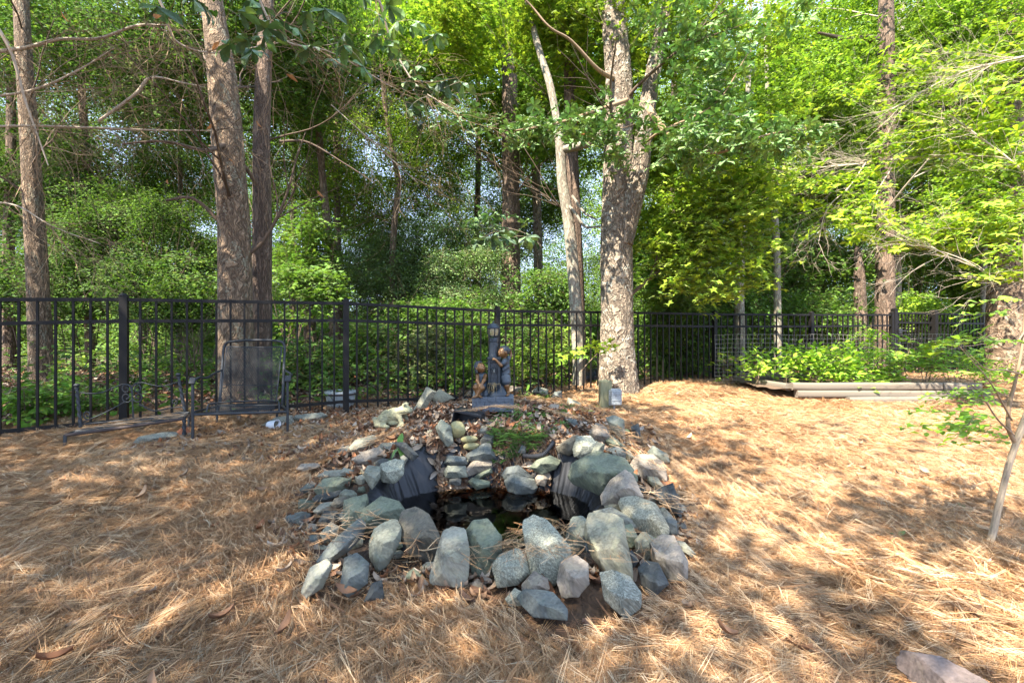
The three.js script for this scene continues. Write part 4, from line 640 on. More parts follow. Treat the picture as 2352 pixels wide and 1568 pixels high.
shrub('dark leafy shrub mass at the far left behind the fence', 'oval', [[60, 620, 8.2, 200, 130, 0.8, 420], [150, 500, 9, 170, 110, 0.9, 340]], 201, { tint: [0.8, 0.85, 0.8] });
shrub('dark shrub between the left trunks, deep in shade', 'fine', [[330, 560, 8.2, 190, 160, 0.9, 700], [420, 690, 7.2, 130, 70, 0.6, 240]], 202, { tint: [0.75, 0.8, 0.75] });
shrub('green maple saplings right of the big reddish trunk', 'starGreen', [[690, 690, 7.2, 90, 80, 0.5, 170], [700, 560, 8.2, 70, 110, 0.6, 170]], 203);
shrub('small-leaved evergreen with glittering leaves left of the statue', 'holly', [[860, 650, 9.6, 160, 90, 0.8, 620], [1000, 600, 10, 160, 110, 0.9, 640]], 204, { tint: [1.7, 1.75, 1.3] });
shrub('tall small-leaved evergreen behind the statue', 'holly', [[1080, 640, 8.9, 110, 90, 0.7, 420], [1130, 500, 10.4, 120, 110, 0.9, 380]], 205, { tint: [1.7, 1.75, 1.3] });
shrub('leafy bush low behind the fence right of the statue', 'oval', [[1210, 790, 6.9, 70, 60, 0.35, 100], [1260, 700, 8.2, 90, 80, 0.6, 200]], 206);
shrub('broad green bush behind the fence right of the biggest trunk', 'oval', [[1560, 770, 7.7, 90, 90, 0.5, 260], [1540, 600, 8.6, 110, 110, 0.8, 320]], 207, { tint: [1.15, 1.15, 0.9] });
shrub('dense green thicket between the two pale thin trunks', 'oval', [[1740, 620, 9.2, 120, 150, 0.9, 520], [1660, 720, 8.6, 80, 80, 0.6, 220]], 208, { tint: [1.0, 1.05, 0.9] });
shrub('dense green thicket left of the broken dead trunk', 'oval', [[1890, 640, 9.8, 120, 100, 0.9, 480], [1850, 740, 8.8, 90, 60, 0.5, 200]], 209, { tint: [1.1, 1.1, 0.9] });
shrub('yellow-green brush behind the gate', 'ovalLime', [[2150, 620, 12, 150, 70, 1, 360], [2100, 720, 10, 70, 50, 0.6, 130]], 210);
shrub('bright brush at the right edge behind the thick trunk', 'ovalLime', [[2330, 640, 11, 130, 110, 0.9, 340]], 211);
shrub('shaded green thicket low behind the fence left of the statue', 'oval', [[1010, 740, 7.6, 110, 50, 0.5, 220], [900, 720, 8.4, 100, 50, 0.6, 180]], 212, { tint: [1.05, 1.05, 0.9] });
shrub('shaded green growth low behind the fence between the left trunk and the first posts', 'oval', [[450, 800, 6.0, 50, 60, 0.3, 60], [380, 640, 7.4, 110, 70, 0.6, 200]], 213);
shrub('low broad-leaved plants at the fence foot behind the iron bench', 'ground', [[70, 935, 4.1, 70, 50, 0.2, 46], [190, 930, 4.5, 60, 30, 0.2, 22], [270, 930, 4.5, 60, 24, 0.2, 16]], 214, { thr: -1, tint: [0.9, 1, 0.9] });
// variegated shrub: leaves with cream margins
{
  const o = { kind: 'oval', n: 12, L: 0.07, W: 0.034, len: 0.26, flat: 0.9, droop: 0.3, twig: 0.002, off: 0.05, tones: [[0.11, 0.17, 0.03], [0.30, 0.31, 0.10], [0.36, 0.34, 0.13], [0.14, 0.19, 0.04]] };
  SP.varieg = spray(12, o);
  shrub('cream-edged variegated shrub behind the fence left of the statue', 'varieg', [[950, 830, 6.3, 62, 62, 0.3, 95], [1000, 790, 6.5, 50, 50, 0.3, 50]], 215, { thr: -1, group: null, name: 'variegated_shrub' });
  shrub('low leafy green plants behind the fence between the variegated shrub and the statue', 'ground', [[1060, 860, 6.2, 60, 50, 0.3, 60], [1075, 790, 6.6, 40, 60, 0.3, 50]], 216, { thr: -1, tint: [1.2, 1.2, 1] });
  shrub('leafy green plants behind the fence between the statue and the pale leaning trunk', 'ground', [[1240, 850, 6.5, 60, 60, 0.3, 60], [1290, 800, 7, 50, 60, 0.3, 50]], 217, { thr: -1, tint: [1.3, 1.2, 1] });
  shrub('bright low saplings behind the fence right of the second left post', 'starGreen', [[850, 790, 6.4, 50, 50, 0.3, 50], [720, 830, 5.9, 50, 60, 0.3, 50]], 218, { thr: -1 });
}
// low green growth of the woodland floor
{
  const r = rng(640), A = [], Bq = [];
  for (let i = 0; i < 5200; i++) { const d = 4 + r() * 12, x = (r() * 2 - 1) * 1.2 * d; if (d < fenceD(x) + 0.25 || N3(x * 0.6, d * 0.6, 33) + 0.5 * N3(x * 1.7, d * 1.7, 3) < -0.05) continue; const h = r() * r() * (x > 1 ? 1.0 : 0.7), k = 0.8 + 0.4 * r(); Q.setFromEuler(new THREE.Euler((r() - 0.5) * 0.9, r() * 6.28, (r() - 0.5) * 0.9, 'YXZ')); (r() < 0.6 ? A : Bq).push({ p: V(x, groundY(x, d) + 0.03 + h, -d), q: Q.clone(), s: 0.9 + 0.7 * r(), c: lin(k * (x > 1 ? 1.3 : 1), k * (x > 1 ? 1.2 : 1), k) }); }
  tag(instanced('undergrowth', SP.ground, leafMat, A, scene), 'low broad-leaved green growth over the woodland floor behind the fence', 'undergrowth', null, 'stuff');
  tag(instanced('undergrowth', SP.oval, leafMat, Bq, scene), 'leafy twigs of young growth rising from the woodland floor behind the fence', 'undergrowth', null, 'stuff');
}
// far-off wood that reads as one mass, and the lawn beyond it
{
  const r = rng(900), gap = p => { const px = CX + p.x / -p.z * F, py = CY - (p.y - CAM_H) / -p.z * F; return clamp(0.85 * Math.exp(-(((px - 880) / 250) ** 2) - (((py - 420) / 150) ** 2)) + 1.0 * Math.exp(-(((px - 330) / 170) ** 2) - (((py - 340) / 130) ** 2)) + 0.8 * Math.exp(-(((px - 2130) / 110) ** 2) - (((py - 420) / 70) ** 2)) + 0.9 * Math.exp(-(((px - 90) / 170) ** 2) - (((py - 160) / 120) ** 2)) + (py < 120 ? 0.3 : 0)); };
  const blobs = [], bl2 = [];
  for (let i = 0; i < 26; i++) { const x = -250 + i * 115 + r() * 60, d = 17 + r() * 9; blobs.push([x, 640 + r() * 60, d, 160, 120, 2.5, 420], [x + 50, 745, d + 3, 150, 60, 2, 260], [x, 770, 14 + r() * 3, 170, 45, 1.6, 200]); (x > 1250 ? bl2 : blobs).push([x, 420 + r() * 120, d + 2, 170, 150, 3, 380]); (x > 1000 ? bl2 : blobs).push([x, 180 + r() * 120, d + 3, 180, 160, 3, 300]); }
  const holder = { add: m => scene.add(m) };
  const a = scatter(scene, 'fine', blobs, 905, { name: 'distant_woods', size: 2.0, gap, thr: -0.02 }), b = scatter(scene, 'fineLime', bl2, 906, { name: 'distant_woods', size: 2.0, gap, thr: -0.02 });
  tag(a, 'far-off mass of dark green woods behind the nearer trunks', 'woods', null, 'stuff'); tag(b, 'far-off mass of sunlit yellow-green woods on the right', 'woods', null, 'stuff');
  const g = new THREE.PlaneGeometry(60, 26, 60, 30); g.rotateX(-Math.PI / 2); const q = g.attributes.position;
  for (let i = 0; i < q.count; i++) { const x = q.getX(i) + 42, d = 29 - q.getZ(i); q.setXYZ(i, x, groundBase(x, clamp(d, 0, 60)) + 0.03, -d); } g.computeVertexNormals();
  const lt = texture(256, (u, v) => { const n = fbm(u * 12, v * 12, 12, 12, 70, 4); return mixc([0.30, 0.52, 0.16], [0.50, 0.66, 0.24], n); }, true);
  struct('lawn', g, std({ map: rep(lt, 30, 14), roughness: 1 }));
}
// ---------------------------------------------------------------- near trees whose boughs hang into view and shade the yard
function overhead(t, kind, seed, n, want, o = {}) {              // foliage high over the yard, out along the sun's direction from what it shades
  const r = rng(seed), items = []; let tries = 0;
  while (items.length < n && tries++ < n * 40) {
    const d = 0.4 + r() * 8.6, x = -8 + r() * 17;
    if (r() > want(x, d)) continue;
    const h = (o.h0 || 4.6) + r() * (o.h1 || 3.2), k = (h - groundY(x, d)) / SUN.y, p = V(x + SUN.x * k + (r() - 0.5) * 0.25, h, -d + SUN.z * k + (r() - 0.5) * 0.25);
    if (p.z < -0.3) { const py = CY - (p.y - CAM_H) / -p.z * F; if (py > -90) continue; }
    Q.setFromEuler(new THREE.Euler((r() - 0.5) * 1.1, r() * 6.283, (r() - 0.5) * 1.1, 'YXZ'));
    const c = 0.85 + 0.3 * r(); items.push({ p, q: Q.clone(), s: 0.9 + 0.5 * r(), c: lin(c, c, c) });
  }
  return instanced('crown', SP[kind], MATS[kind] || leafMat, items, t);
}
const clump = (x, d) => N3(x * 0.9, d * 0.9, 21) + 0.7 * N3(x * 2.3, d * 2.3, 8) + 0.35 * N3(x * 5, d * 5, 2);
const bare = (x, d) => {                                          // how much of the yard there the crowns leave in the sun
  const px = CX + x / d * F, py = CY + (CAM_H - groundY(x, d)) / d * F, wob = 90 * N3(x * 0.8, d * 0.8, 17) + 50 * N3(x * 2, d * 2, 5);
  const far = sstep(60, -60, py + wob - (1040 + (px - 1500) * 0.2)) * sstep(1440, 1600, px), corner = sstep(1950, 2250, px + wob) * sstep(1240, 1340, py + wob * 0.5) * 0.85;
  return Math.max(far, corner, sstep(1450, 1700, px) * 0.3);
};
const want = (x, d) => { if (d > (x > 0.2 ? 5.0 : 7.2)) return 0; const b = bare(x, d), c = clump(x, d); return c > lerp(-0.26, 0.6, b) ? lerp(1, 0.3, b) : 0.006; };
const near = [];
{
  const b1 = V(-7.2, 0, 3.2), t = thing('shade_tree', 'near tree whose bare lichen-grey twigs hang across the upper left of the view', 'tree', b1);
  part('trunk', tube([V(-7.2, -0.1, 3.2), V(-7.1, 1.6, 3.1), V(-6.8, 3.4, 2.8), V(-6.2, 5.2, 2.2), V(-5.8, 7.4, 1.7)], [0.30, 0.25, 0.22, 0.18, 0.1], 24, 40, (u, v) => 0.06 * N3(u * 6, v * 2, 4)), B.grey, t);
  const r = rng(31), main = [[V(-6.7, 3.6, 2.7), V(-5, 4.9, 1.0), V(-3.4, 5.5, 0.5)], [V(-6.4, 4.4, 2.5), V(-5.2, 5.2, 0), V(-4.4, 5.6, -0.6)], [V(-6.2, 5.1, 2.3), V(-4.4, 6.2, 2.6), V(-1.8, 6.8, 3.0)]];
  for (const m of main) part('limb', tube(m, m.map((_, i) => 0.11 - 0.024 * i), 10, 24), B.grey, t);
  near.push(t);
  // boughs in view: px, py, d, radius
  const L = [[[-200, 130, 4.4, 0.022], [45, 112, 4.2, 0.017], [135, 90, 4.1, 0.014], [225, 88, 4.0, 0.012], [315, 58, 3.9, 0.009], [385, 58, 3.8, 0.006]],
    [[-260, 320, 4.7, 0.02], [0, 290, 4.6, 0.013], [205, 293, 4.5, 0.012], [330, 298, 4.5, 0.009], [486, 300, 4.6, 0.005]],
    [[-120, -60, 3.4, 0.02], [10, 90, 3.5, 0.012], [60, 240, 3.6, 0.008], [110, 380, 3.7, 0.004]],
    [[225, 278, 4.3, 0.012], [270, 246, 4.3, 0.013], [315, 211, 4.3, 0.013], [345, 178, 4.3, 0.011], [420, 190, 4.4, 0.007], [470, 200, 4.4, 0.004]],
    [[300, -120, 3.4, 0.014], [375, 20, 3.5, 0.010], [400, 90, 3.6, 0.007], [470, 120, 3.7, 0.006], [560, 112, 3.8, 0.005], [680, 90, 3.9, 0.003]],
    [[560, -160, 3.0, 0.012], [600, 10, 3.2, 0.009], [650, 90, 3.3, 0.007], [760, 120, 3.5, 0.005], [900, 200, 3.8, 0.004]],
    [[-150, 470, 4.8, 0.013], [30, 470, 4.7, 0.008], [120, 520, 4.7, 0.005], [230, 560, 4.7, 0.003]],
    [[-200, 230, 4.0, 0.016], [60, 210, 4.0, 0.009], [180, 160, 4.0, 0.007], [262, 110, 4.0, 0.004]],
    [[700, -160, 4.2, 0.014], [860, -20, 4.4, 0.012], [900, 100, 4.6, 0.010], [960, 200, 4.7, 0.009], [1040, 250, 4.8, 0.006]],
    [[760, 240, 4.9, 0.004], [860, 330, 5, 0.006], [960, 420, 5.2, 0.004]]];
  const gs = [], tips = [], rr = rng(53);
  for (const l of L) {
    const pts = l.map(([x, y, d]) => P(x, y, d)), rs = l.map(q => q[3]);
    part('bough', tube(pts, rs, 7, pts.length * 5, (u, v) => 0.12 * N3(u * 5, v * 12, 3)), B.twigpale, t);
    const c = new THREE.CatmullRomCurve3(pts), len = c.getLength();
    for (let i = 0; i < len * 11; i++) { const u = 0.12 + 0.88 * rr(), p = c.getPoint(u), tg = c.getTangent(u); const dd = tg.multiplyScalar(0.7).add(V((rr() - 0.5) * 1.6, (rr() - 0.65) * 1.6, (rr() - 0.5) * 0.8)); branchGeos(gs, p, dd, 0.35 + 0.8 * rr(), 0.0036, 2, rr, { kids: 3, wig: 0.75, lift: -0.05, n: 5 }); tips.push(p.clone().addScaledVector(dd, 0.3)); }
  }
  part('twigs', merge(gs), B.twig, t).userData.kind = 'stuff';
  scatter(t, 'big', [[640, 40, 3.2, 130, 60, 0.25, 11], [740, 90, 3.4, 60, 60, 0.2, 4], [880, 60, 3.8, 90, 70, 0.3, 9], [960, 110, 4.4, 60, 60, 0.3, 10], [560, 20, 3.2, 60, 40, 0.2, 7], [350, -30, 3.4, 200, 40, 0.3, 5]], 61, { thr: -1, name: 'leaves', mult: 1, tint: [1.4, 1.4, 1.2] });
  SP.dry = spray(15, { kind: 'oval', n: 1, L: 0.1, W: 0.035, len: 0.05, flat: 1.2, hang: 2, tones: [[0.34, 0.15, 0.05]], twig: 0.0015 });
  const di = [], r5 = rng(8); for (const [x, y, d] of [[140, 15, 3.2], [345, 25, 2.9], [40, 400, 3.8], [590, 270, 3.8], [520, 360, 4], [380, 420, 4.4], [480, 275, 4], [325, 545, 4.6], [730, 430, 4.2], [655, 160, 3.2], [500, 85, 3], [1330, 270, 5.1], [1345, 300, 5.1], [1210, 320, 5.1]]) { Q.setFromEuler(new THREE.Euler(r5() * 2, r5() * 6, -1.2)); di.push({ p: P(x, y, d), q: Q.clone(), s: 0.8 + 0.5 * r5(), c: lin(1, 1, 1) }); }
  instanced('dry_leaves', SP.dry, leafMat, di, t);
  overhead(t, 'oval', 71, 6200, want);
}
{
  const t = thing('overhanging_tree', 'tree out of frame whose pale bough with bright yellow-green leaves reaches in from the right', 'tree', V(7.6, 0.3, -2.6));
  part('trunk', tube([V(7.6, 0.1, -2.6), V(7.5, 2, -2.8), V(7.2, 4.2, -3.0), V(7, 6.5, -2.8)], [0.2, 0.17, 0.13, 0.07], 20, 30), B.pale, t);
  const L = [[[2820, 330, 4.6, 0.035], [2352, 351, 5.0, 0.02], [2153, 358, 5.2, 0.016], [2050, 367, 5.3, 0.014], [1955, 378, 5.4, 0.010], [1856, 387, 5.5, 0.006]], [[2900, 10, 4.4, 0.03], [2352, 130, 4.6, 0.012], [2200, 170, 4.8, 0.008], [2050, 250, 5, 0.004]], [[2900, 520, 4.4, 0.02], [2420, 440, 4.5, 0.012], [2300, 350, 4.6, 0.008], [2180, 262, 4.7, 0.005]], [[2850, 600, 4.3, 0.02], [2450, 640, 4.4, 0.01], [2300, 640, 4.5, 0.007], [2200, 590, 4.6, 0.005], [2100, 560, 4.7, 0.003]], [[1990, 372, 5.3, 0.006], [1950, 430, 5.2, 0.006], [1900, 480, 5.2, 0.004], [1880, 560, 5.2, 0.003]], [[2060, 366, 5.2, 0.006], [2010, 470, 5.1, 0.005], [2060, 520, 5.1, 0.003]]];
  const gs = [], rr = rng(97);
  for (const l of L) { const pts = l.map(([x, y, d]) => P(x, y, d)), rs = l.map(q => q[3]); part('bough', tube(pts, rs, 7, pts.length * 5, (u, v) => 0.12 * N3(u * 5, v * 12, 3)), B.twigpale, t); const c = new THREE.CatmullRomCurve3(pts), len = c.getLength(); for (let i = 0; i < len * 9; i++) { const u = 0.2 + 0.8 * rr(), p = c.getPoint(u), dd = c.getTangent(u).multiplyScalar(0.9).add(V((rr() - 0.5) * 1.3, (rr() - 0.5) * 0.9, (rr() - 0.5))); branchGeos(gs, p, dd, 0.3 + 0.5 * rr(), 0.0032, 2, rr, { kids: 3, wig: 0.6, lift: 0, n: 5 }); } }
  part('twigs', merge(gs), B.twigpale, t).userData.kind = 'stuff';
  scatter(t, 'rosetteLime', [[2250, 250, 4.9, 150, 90, 0.4, 130], [2150, 330, 5.1, 160, 60, 0.4, 90], [2300, 330, 4.7, 90, 80, 0.3, 60], [2120, 170, 5.2, 180, 70, 0.5, 70], [2250, 500, 4.8, 170, 60, 0.35, 130], [2120, 530, 4.9, 120, 40, 0.3, 60], [2320, 600, 4.5, 80, 60, 0.3, 50], [1900, 420, 5.2, 130, 50, 0.3, 50], [1960, 500, 5.1, 90, 40, 0.3, 34], [2330, 120, 4.8, 80, 90, 0.4, 40]], 131, { thr: -0.6, tint: [1.4, 1.3, 1.0], name: 'leaves', mult: 1.3 });
  overhead(t, 'oval', 173, 260, (x, d) => (x > 2 ? want(x, d) : 0), { h0: 4.5, h1: 1.5 });
}
// ---------------------------------------------------------------- shapes from blended distances
function blob(prims, res, k = 0.01, pad = 0.012) {               // prims: {a, b, r0, r1} capsules or {c, s} ellipsoids, in local metres; returns a smooth closed mesh
  const bb = new THREE.Box3();
  for (const q of prims) { if (q.c) { const m = Math.max(...q.s); bb.expandByPoint(V(q.c[0] - m, q.c[1] - m, q.c[2] - m)); bb.expandByPoint(V(q.c[0] + m, q.c[1] + m, q.c[2] + m)); } else { for (const [p, r] of [[q.a, q.r0], [q.b, q.r1]]) { bb.expandByPoint(V(p[0] - r, p[1] - r, p[2] - r)); bb.expandByPoint(V(p[0] + r, p[1] + r, p[2] + r)); } } }
  bb.expandByScalar(pad); const size = bb.getSize(V(0, 0, 0)), ce = bb.getCenter(V(0, 0, 0)), half = Math.max(size.x, size.y, size.z) / 2 * 1.06;
  const mc = new MarchingCubes(res, new THREE.MeshBasicMaterial(), false, false, 120000), n = mc.size, h2 = mc.halfsize;
  for (let z = 0; z < n; z++) for (let y = 0; y < n; y++) for (let x = 0; x < n; x++) {
    const px = (x - h2) / h2 * half + ce.x, py = (y - h2) / h2 * half + ce.y, pz = (z - h2) / h2 * half + ce.z; let e = 0;
    for (const q of prims) {
      let d;
      if (q.c) {
        let ux = px - q.c[0], uy = py - q.c[1], uz = pz - q.c[2]; if (q.rz) { const c = Math.cos(q.rz), s = Math.sin(q.rz); [ux, uy] = [ux * c + uy * s, -ux * s + uy * c]; } if (q.rx) { const c = Math.cos(q.rx), s = Math.sin(q.rx); [uy, uz] = [uy * c + uz * s, -uy * s + uz * c]; }
        const k0 = Math.hypot(ux / q.s[0], uy / q.s[1], uz / q.s[2]), k1 = Math.hypot(ux / q.s[0] ** 2, uy / q.s[1] ** 2, uz / q.s[2] ** 2); d = k1 > 1e-9 ? k0 * (k0 - 1) / k1 : -Math.min(...q.s);
      } else {
        const bx = q.b[0] - q.a[0], by = q.b[1] - q.a[1], bz = q.b[2] - q.a[2], ax = px - q.a[0], ay = py - q.a[1], az = pz - q.a[2], t = clamp((ax * bx + ay * by + az * bz) / (bx * bx + by * by + bz * bz || 1e-9));
        d = Math.hypot(ax - bx * t, ay - by * t, az - bz * t) - lerp(q.r0, q.r1, t);
      }
      e += Math.exp(-Math.max(-20, Math.min(60, d / (q.k || k))));
    }
    mc.field[x + y * n + z * n * n] = Math.log(Math.max(e, 1e-24)) * k;
  }
  mc.isolation = 0; mc.update();
  const g = new THREE.BufferGeometry(), c = mc.count;
  g.setAttribute('position', new THREE.BufferAttribute(mc.positionArray.slice(0, c * 3), 3));
  let o = g; o.scale(half, half, half); o.translate(ce.x, ce.y, ce.z); o = mergeVertices(o, 1e-5); o.computeVertexNormals();
  return o;
}
const cap = (a, b, r0, r1 = r0) => ({ a, b, r0, r1 }), ell = (c, s, o = {}) => ({ c, s, ...o });
// a small hand: palm, four bent fingers, thumb; at the wrist, pointing along dir, palm towards n
function handPrims(w, dir, nrm, s, curl = 0.7, side = 1) {
  const d = V(...dir).normalize(), n = V(...nrm).addScaledVector(d, -V(...nrm).dot(d)).normalize(), l = d.clone().cross(n), W = V(...w), at = (a, b, c) => W.clone().addScaledVector(d, a * s).addScaledVector(l, b * s).addScaledVector(n, c * s).toArray(), out = [];
  out.push(cap(at(0, 0.08, 0), at(0.42, 0.16, 0), 0.16 * s, 0.13 * s), cap(at(0, -0.08, 0), at(0.42, -0.16, 0), 0.16 * s, 0.13 * s), cap(at(0.1, 0, 0), at(0.45, 0, 0), 0.16 * s, 0.14 * s));
  [0.27, 0.09, -0.09, -0.26].forEach((b, i) => { const L = [0.34, 0.42, 0.4, 0.3][i]; const a0 = at(0.5, b * 0.95, 0), a1 = at(0.5 + L * 0.5, b * 1.1, L * 0.2 * curl), a2 = at(0.5 + L * (0.5 + 0.5 * (1 - curl)), b * 1.1, L * (0.2 + 0.62) * curl); out.push(cap(a0, a1, 0.075 * s, 0.07 * s), cap(a1, a2, 0.07 * s, 0.055 * s)); });
  out.push(cap(at(0.15, 0.2 * side, 0.02), at(0.36, 0.38 * side, 0.1), 0.09 * s, 0.075 * s), cap(at(0.36, 0.38 * side, 0.1), at(0.54, 0.36 * side, 0.22), 0.075 * s, 0.06 * s));
  return out;
}
// ---------------------------------------------------------------- the fountain figure: two children at a lamp post
{
  const D = 3.82, U = 0.15 / F * D, base = P(1042.7 + 0.15 * 600, 721.3 + 0.15 * 1440, D);
  const t = thing('lamp_post_fountain', 'dark garden fountain of two bronze-coloured children at a lamp post, on the mound', 'fountain', base.clone());
  const X = zx => (zx - 600) * U, Y = zy => (1440 - zy) * U, L = (zx, zy, z = 0) => [X(zx), Y(zy), z];
  const patina = texture(256, (u, v) => { const a = fbm(u * 7, v * 7, 7, 7, 90, 4), b = fbm(u * 40, v * 12, 40, 12, 91, 2); return mixc([0.45, 0.5, 0.55], [1, 1, 1], clamp(a * 0.9 + b * 0.4)); });
  const dark = std({ color: lin(0.024, 0.032, 0.039), map: rep(patina, 3), bumpMap: rep(rockBump, 4), bumpScale: 0.002, roughness: 0.42 }), cloth = std({ color: lin(0.032, 0.043, 0.053), roughness: 0.42, bumpMap: rep(rockBump, 4), bumpScale: 0.003 }), skin = std({ color: lin(0.17, 0.082, 0.028), roughness: 0.38, metalness: 0.3 }), hairM = std({ color: lin(0.028, 0.032, 0.035), roughness: 0.5 }), slateM = std({ color: lin(0.155, 0.17, 0.19), map: rep(patina, 5), bumpMap: rep(rockBump, 6), bumpScale: 0.004, roughness: 0.8 });
  const put = (name, g, m, p) => { g.translate(base.x, base.y, base.z); return part(name, g, m, p || t); };
  const bx = (x0, x1, y0, y1, z0, z1, r = 0.003) => { const w = Math.abs(X(x1) - X(x0)), h = Math.abs(Y(y0) - Y(y1)), q = Math.min(r, w / 3, h / 3, (z1 - z0) / 3); return rbox(w, h, z1 - z0, q, (X(x0) + X(x1)) / 2, (Y(y0) + Y(y1)) / 2, (z0 + z1) / 2); };
  // block base with coursed stones
  const bs = put('base', bx(298, 907, 1250, 1470, -0.125, 0.112), slateM);
  for (let c = 0; c < 3; c++) for (let i = 0; i < 6; i++) { const y0 = 1253 + c * 72, off = c % 2 ? 55 : 0, x0 = Math.max(297, 297 + i * 118 - off), x1 = Math.min(908, 297 + (i + 1) * 118 - off); if (x1 - x0 > 20) put('brick', bx(x0 + 2, x1 - 2, y0, y0 + 68, 0.100, 0.1165 + ((i + c) % 3) * 0.0007), slateM, bs); }
  for (const s of [-1, 1]) for (let c = 0; c < 3; c++) for (let i = 0; i < 2; i++) { const g = rbox(0.012, 0.036, 0.112, 0.002, X(s < 0 ? 298 : 907) + s * -0.002, Y(1287 + c * 72), -0.063 + i * 0.116); put('brick', g, slateM, bs); }
  // pedestal with side pilasters, arched recess, spout and bowl
  const pd = put('pedestal', bx(535, 700, 735, 1250, -0.075, 0.03), dark);
  put('cornice', merge([bx(516, 722, 655, 690, -0.09, 0.058), bx(523, 715, 690, 735, -0.085, 0.048)]), dark, pd);
  for (const x of [[522, 556], [676, 712]]) put('pilaster', bx(x[0], x[1], 735, 1250, -0.078, 0.05), dark, pd);
  { const a = new THREE.TorusGeometry(40 * U, 7 * U, 6, 20, Math.PI); a.translate(X(615), Y(850), 0.032); put('niche_arch', merge([a, bx(570, 580, 850, 905, 0.028, 0.038), bx(650, 660, 850, 905, 0.028, 0.038)]), dark, pd); }
  put('spout', merge([tube([V(X(615), Y(845), 0.03), V(X(615), Y(845), 0.05), V(X(615), Y(862), 0.06), V(X(615), Y(895), 0.06)], 0.008, 8, 8)]), std({ color: lin(0.12, 0.12, 0.10), roughness: 0.4 }), pd);
  { const bw = lathe([[0.0, 0], [50 * U, 0], [70 * U, 22 * U], [82 * U, 60 * U], [86 * U, 95 * U], [90 * U, 104 * U], [82 * U, 106 * U], [74 * U, 80 * U], [0, 70 * U]], 28); bw.translate(X(612), Y(1155), 0.05); put('bowl', bw, dark, pd); }
  put('drapery', blob([cap(L(715, 1060, 0.0), L(700, 1240, 0.04), 0.022, 0.035), cap(L(740, 1120, 0.02), L(770, 1240, 0.04), 0.02, 0.032), cap(L(520, 1150, 0.0), L(500, 1245, 0.03), 0.02, 0.03), cap(L(600, 1180, 0.02), L(610, 1245, 0.05), 0.04, 0.05)], 40, 0.008), dark, pd);
  // straw caught in the bowl
  { const r = rng(5), gs = []; for (let i = 0; i < 26; i++) { const a = L(540 + r() * 150, 1040 + r() * 40, 0.09 + r() * 0.03), b = [a[0] + (r() - 0.5) * 0.07, a[1] - r() * 0.08, a[2] + 0.02 * r()]; gs.push(tube([V(...a), V((a[0] + b[0]) / 2, Math.max(a[1], b[1]) + 0.008, a[2] + 0.01), V(...b)], 0.0009, 3, 4)); } put('straw', merge(gs), std({ color: lin(0.33, 0.25, 0.12), roughness: 0.8 })).userData.kind = 'stuff'; }
  // fluted column
  { const pr = [[82, 655], [82, 640], [76, 630], [74, 600], [68, 430], [72, 420], [76, 412], [76, 402], [70, 396], [74, 388], [74, 374], [66, 366], [60, 358]].map(([r, y]) => [r * U, Y(y)]); const g = new THREE.LatheGeometry(pr.map(q => new THREE.Vector2(q[0], q[1])), 64), p = g.attributes.position; for (let i = 0; i < p.count; i++) { const y = p.getY(i); if (y < Y(425) && y > Y(628)) { const a = Math.atan2(p.getZ(i), p.getX(i)), s = 1 - 0.05 * Math.abs(Math.sin(a * 8)); p.setX(i, p.getX(i) * s); p.setZ(i, p.getZ(i) * s); } } g.computeVertexNormals(); g.translate(X(606), 0, -0.02); put('column', g, dark); }
  // lantern
  const lt = put('lantern', (() => { const g = lathe([[0, Y(352)], [62 * U, Y(352)], [70 * U, Y(340)], [66 * U, Y(330)], [0, Y(330)]], 24); g.translate(X(602), 0, -0.02); return g; })(), dark);
  { const g = lathe([[96 * U, Y(225)], [104 * U, Y(218)], [102 * U, Y(206)], [88 * U, Y(180)], [60 * U, Y(152)], [26 * U, Y(138)], [14 * U, Y(132)], [12 * U, Y(120)], [18 * U, Y(112)], [10 * U, Y(102)], [0, Y(96)]], 32); g.translate(X(602), 0, -0.02); put('lantern_roof', g, dark, lt); }
  for (let i = 0; i < 6; i++) { const a = i / 6 * 6.283 + 0.25, c = Math.cos(a), s = Math.sin(a), q = (r, y) => V(X(602) + r * U * c, Y(y), -0.02 + r * U * s); put('rib', tube([q(92, 222), q(92, 260), q(84, 300), q(66, 340)], 0.0042, 6, 10), dark, lt); }
  { const g = lathe([[84 * U, Y(224)], [84 * U, Y(262)], [76 * U, Y(300)], [58 * U, Y(338)]], 24); g.translate(X(602), 0, -0.02); put('glass', g, new THREE.MeshPhysicalMaterial({ color: lin(0.75, 0.66, 0.42), roughness: 0.25, transmission: 0.7, thickness: 0, side: THREE.DoubleSide }), lt); const c = tube([V(X(602), Y(335), -0.02), V(X(602), Y(250), -0.02)], 0.013, 10, 4); put('candle', c, std({ color: lin(0.6, 0.5, 0.32), roughness: 0.6 }), lt); }
  // seated girl on the left, looking up to the right
  {
    const z = 0.06, gk = [];
    gk.push(cap(L(405, 1090, 0.02), L(428, 950, 0.02), 0.040, 0.034), cap(L(428, 945, 0.02), L(420, 880, 0.03), 0.015, 0.014));
    gk.push(cap(L(365, 930, z - 0.01), L(372, 1010, z + 0.03), 0.0155, 0.0135), cap(L(372, 1010, z + 0.03), L(405, 1075, z + 0.055), 0.0135, 0.0105));
    gk.push(cap(L(487, 935, z - 0.02), L(470, 1000, z + 0.03), 0.0155, 0.0135), cap(L(470, 1000, z + 0.03), L(418, 1085, z + 0.06), 0.0135, 0.0105));
    gk.push(cap(L(395, 1115, 0.0), L(345, 1105, z + 0.03), 0.028, 0.022), cap(L(345, 1105, z + 0.03), L(372, 1222, z + 0.03), 0.0215, 0.0125), cap(L(372, 1228, z + 0.025), L(418, 1238, z + 0.055), 0.013, 0.011));
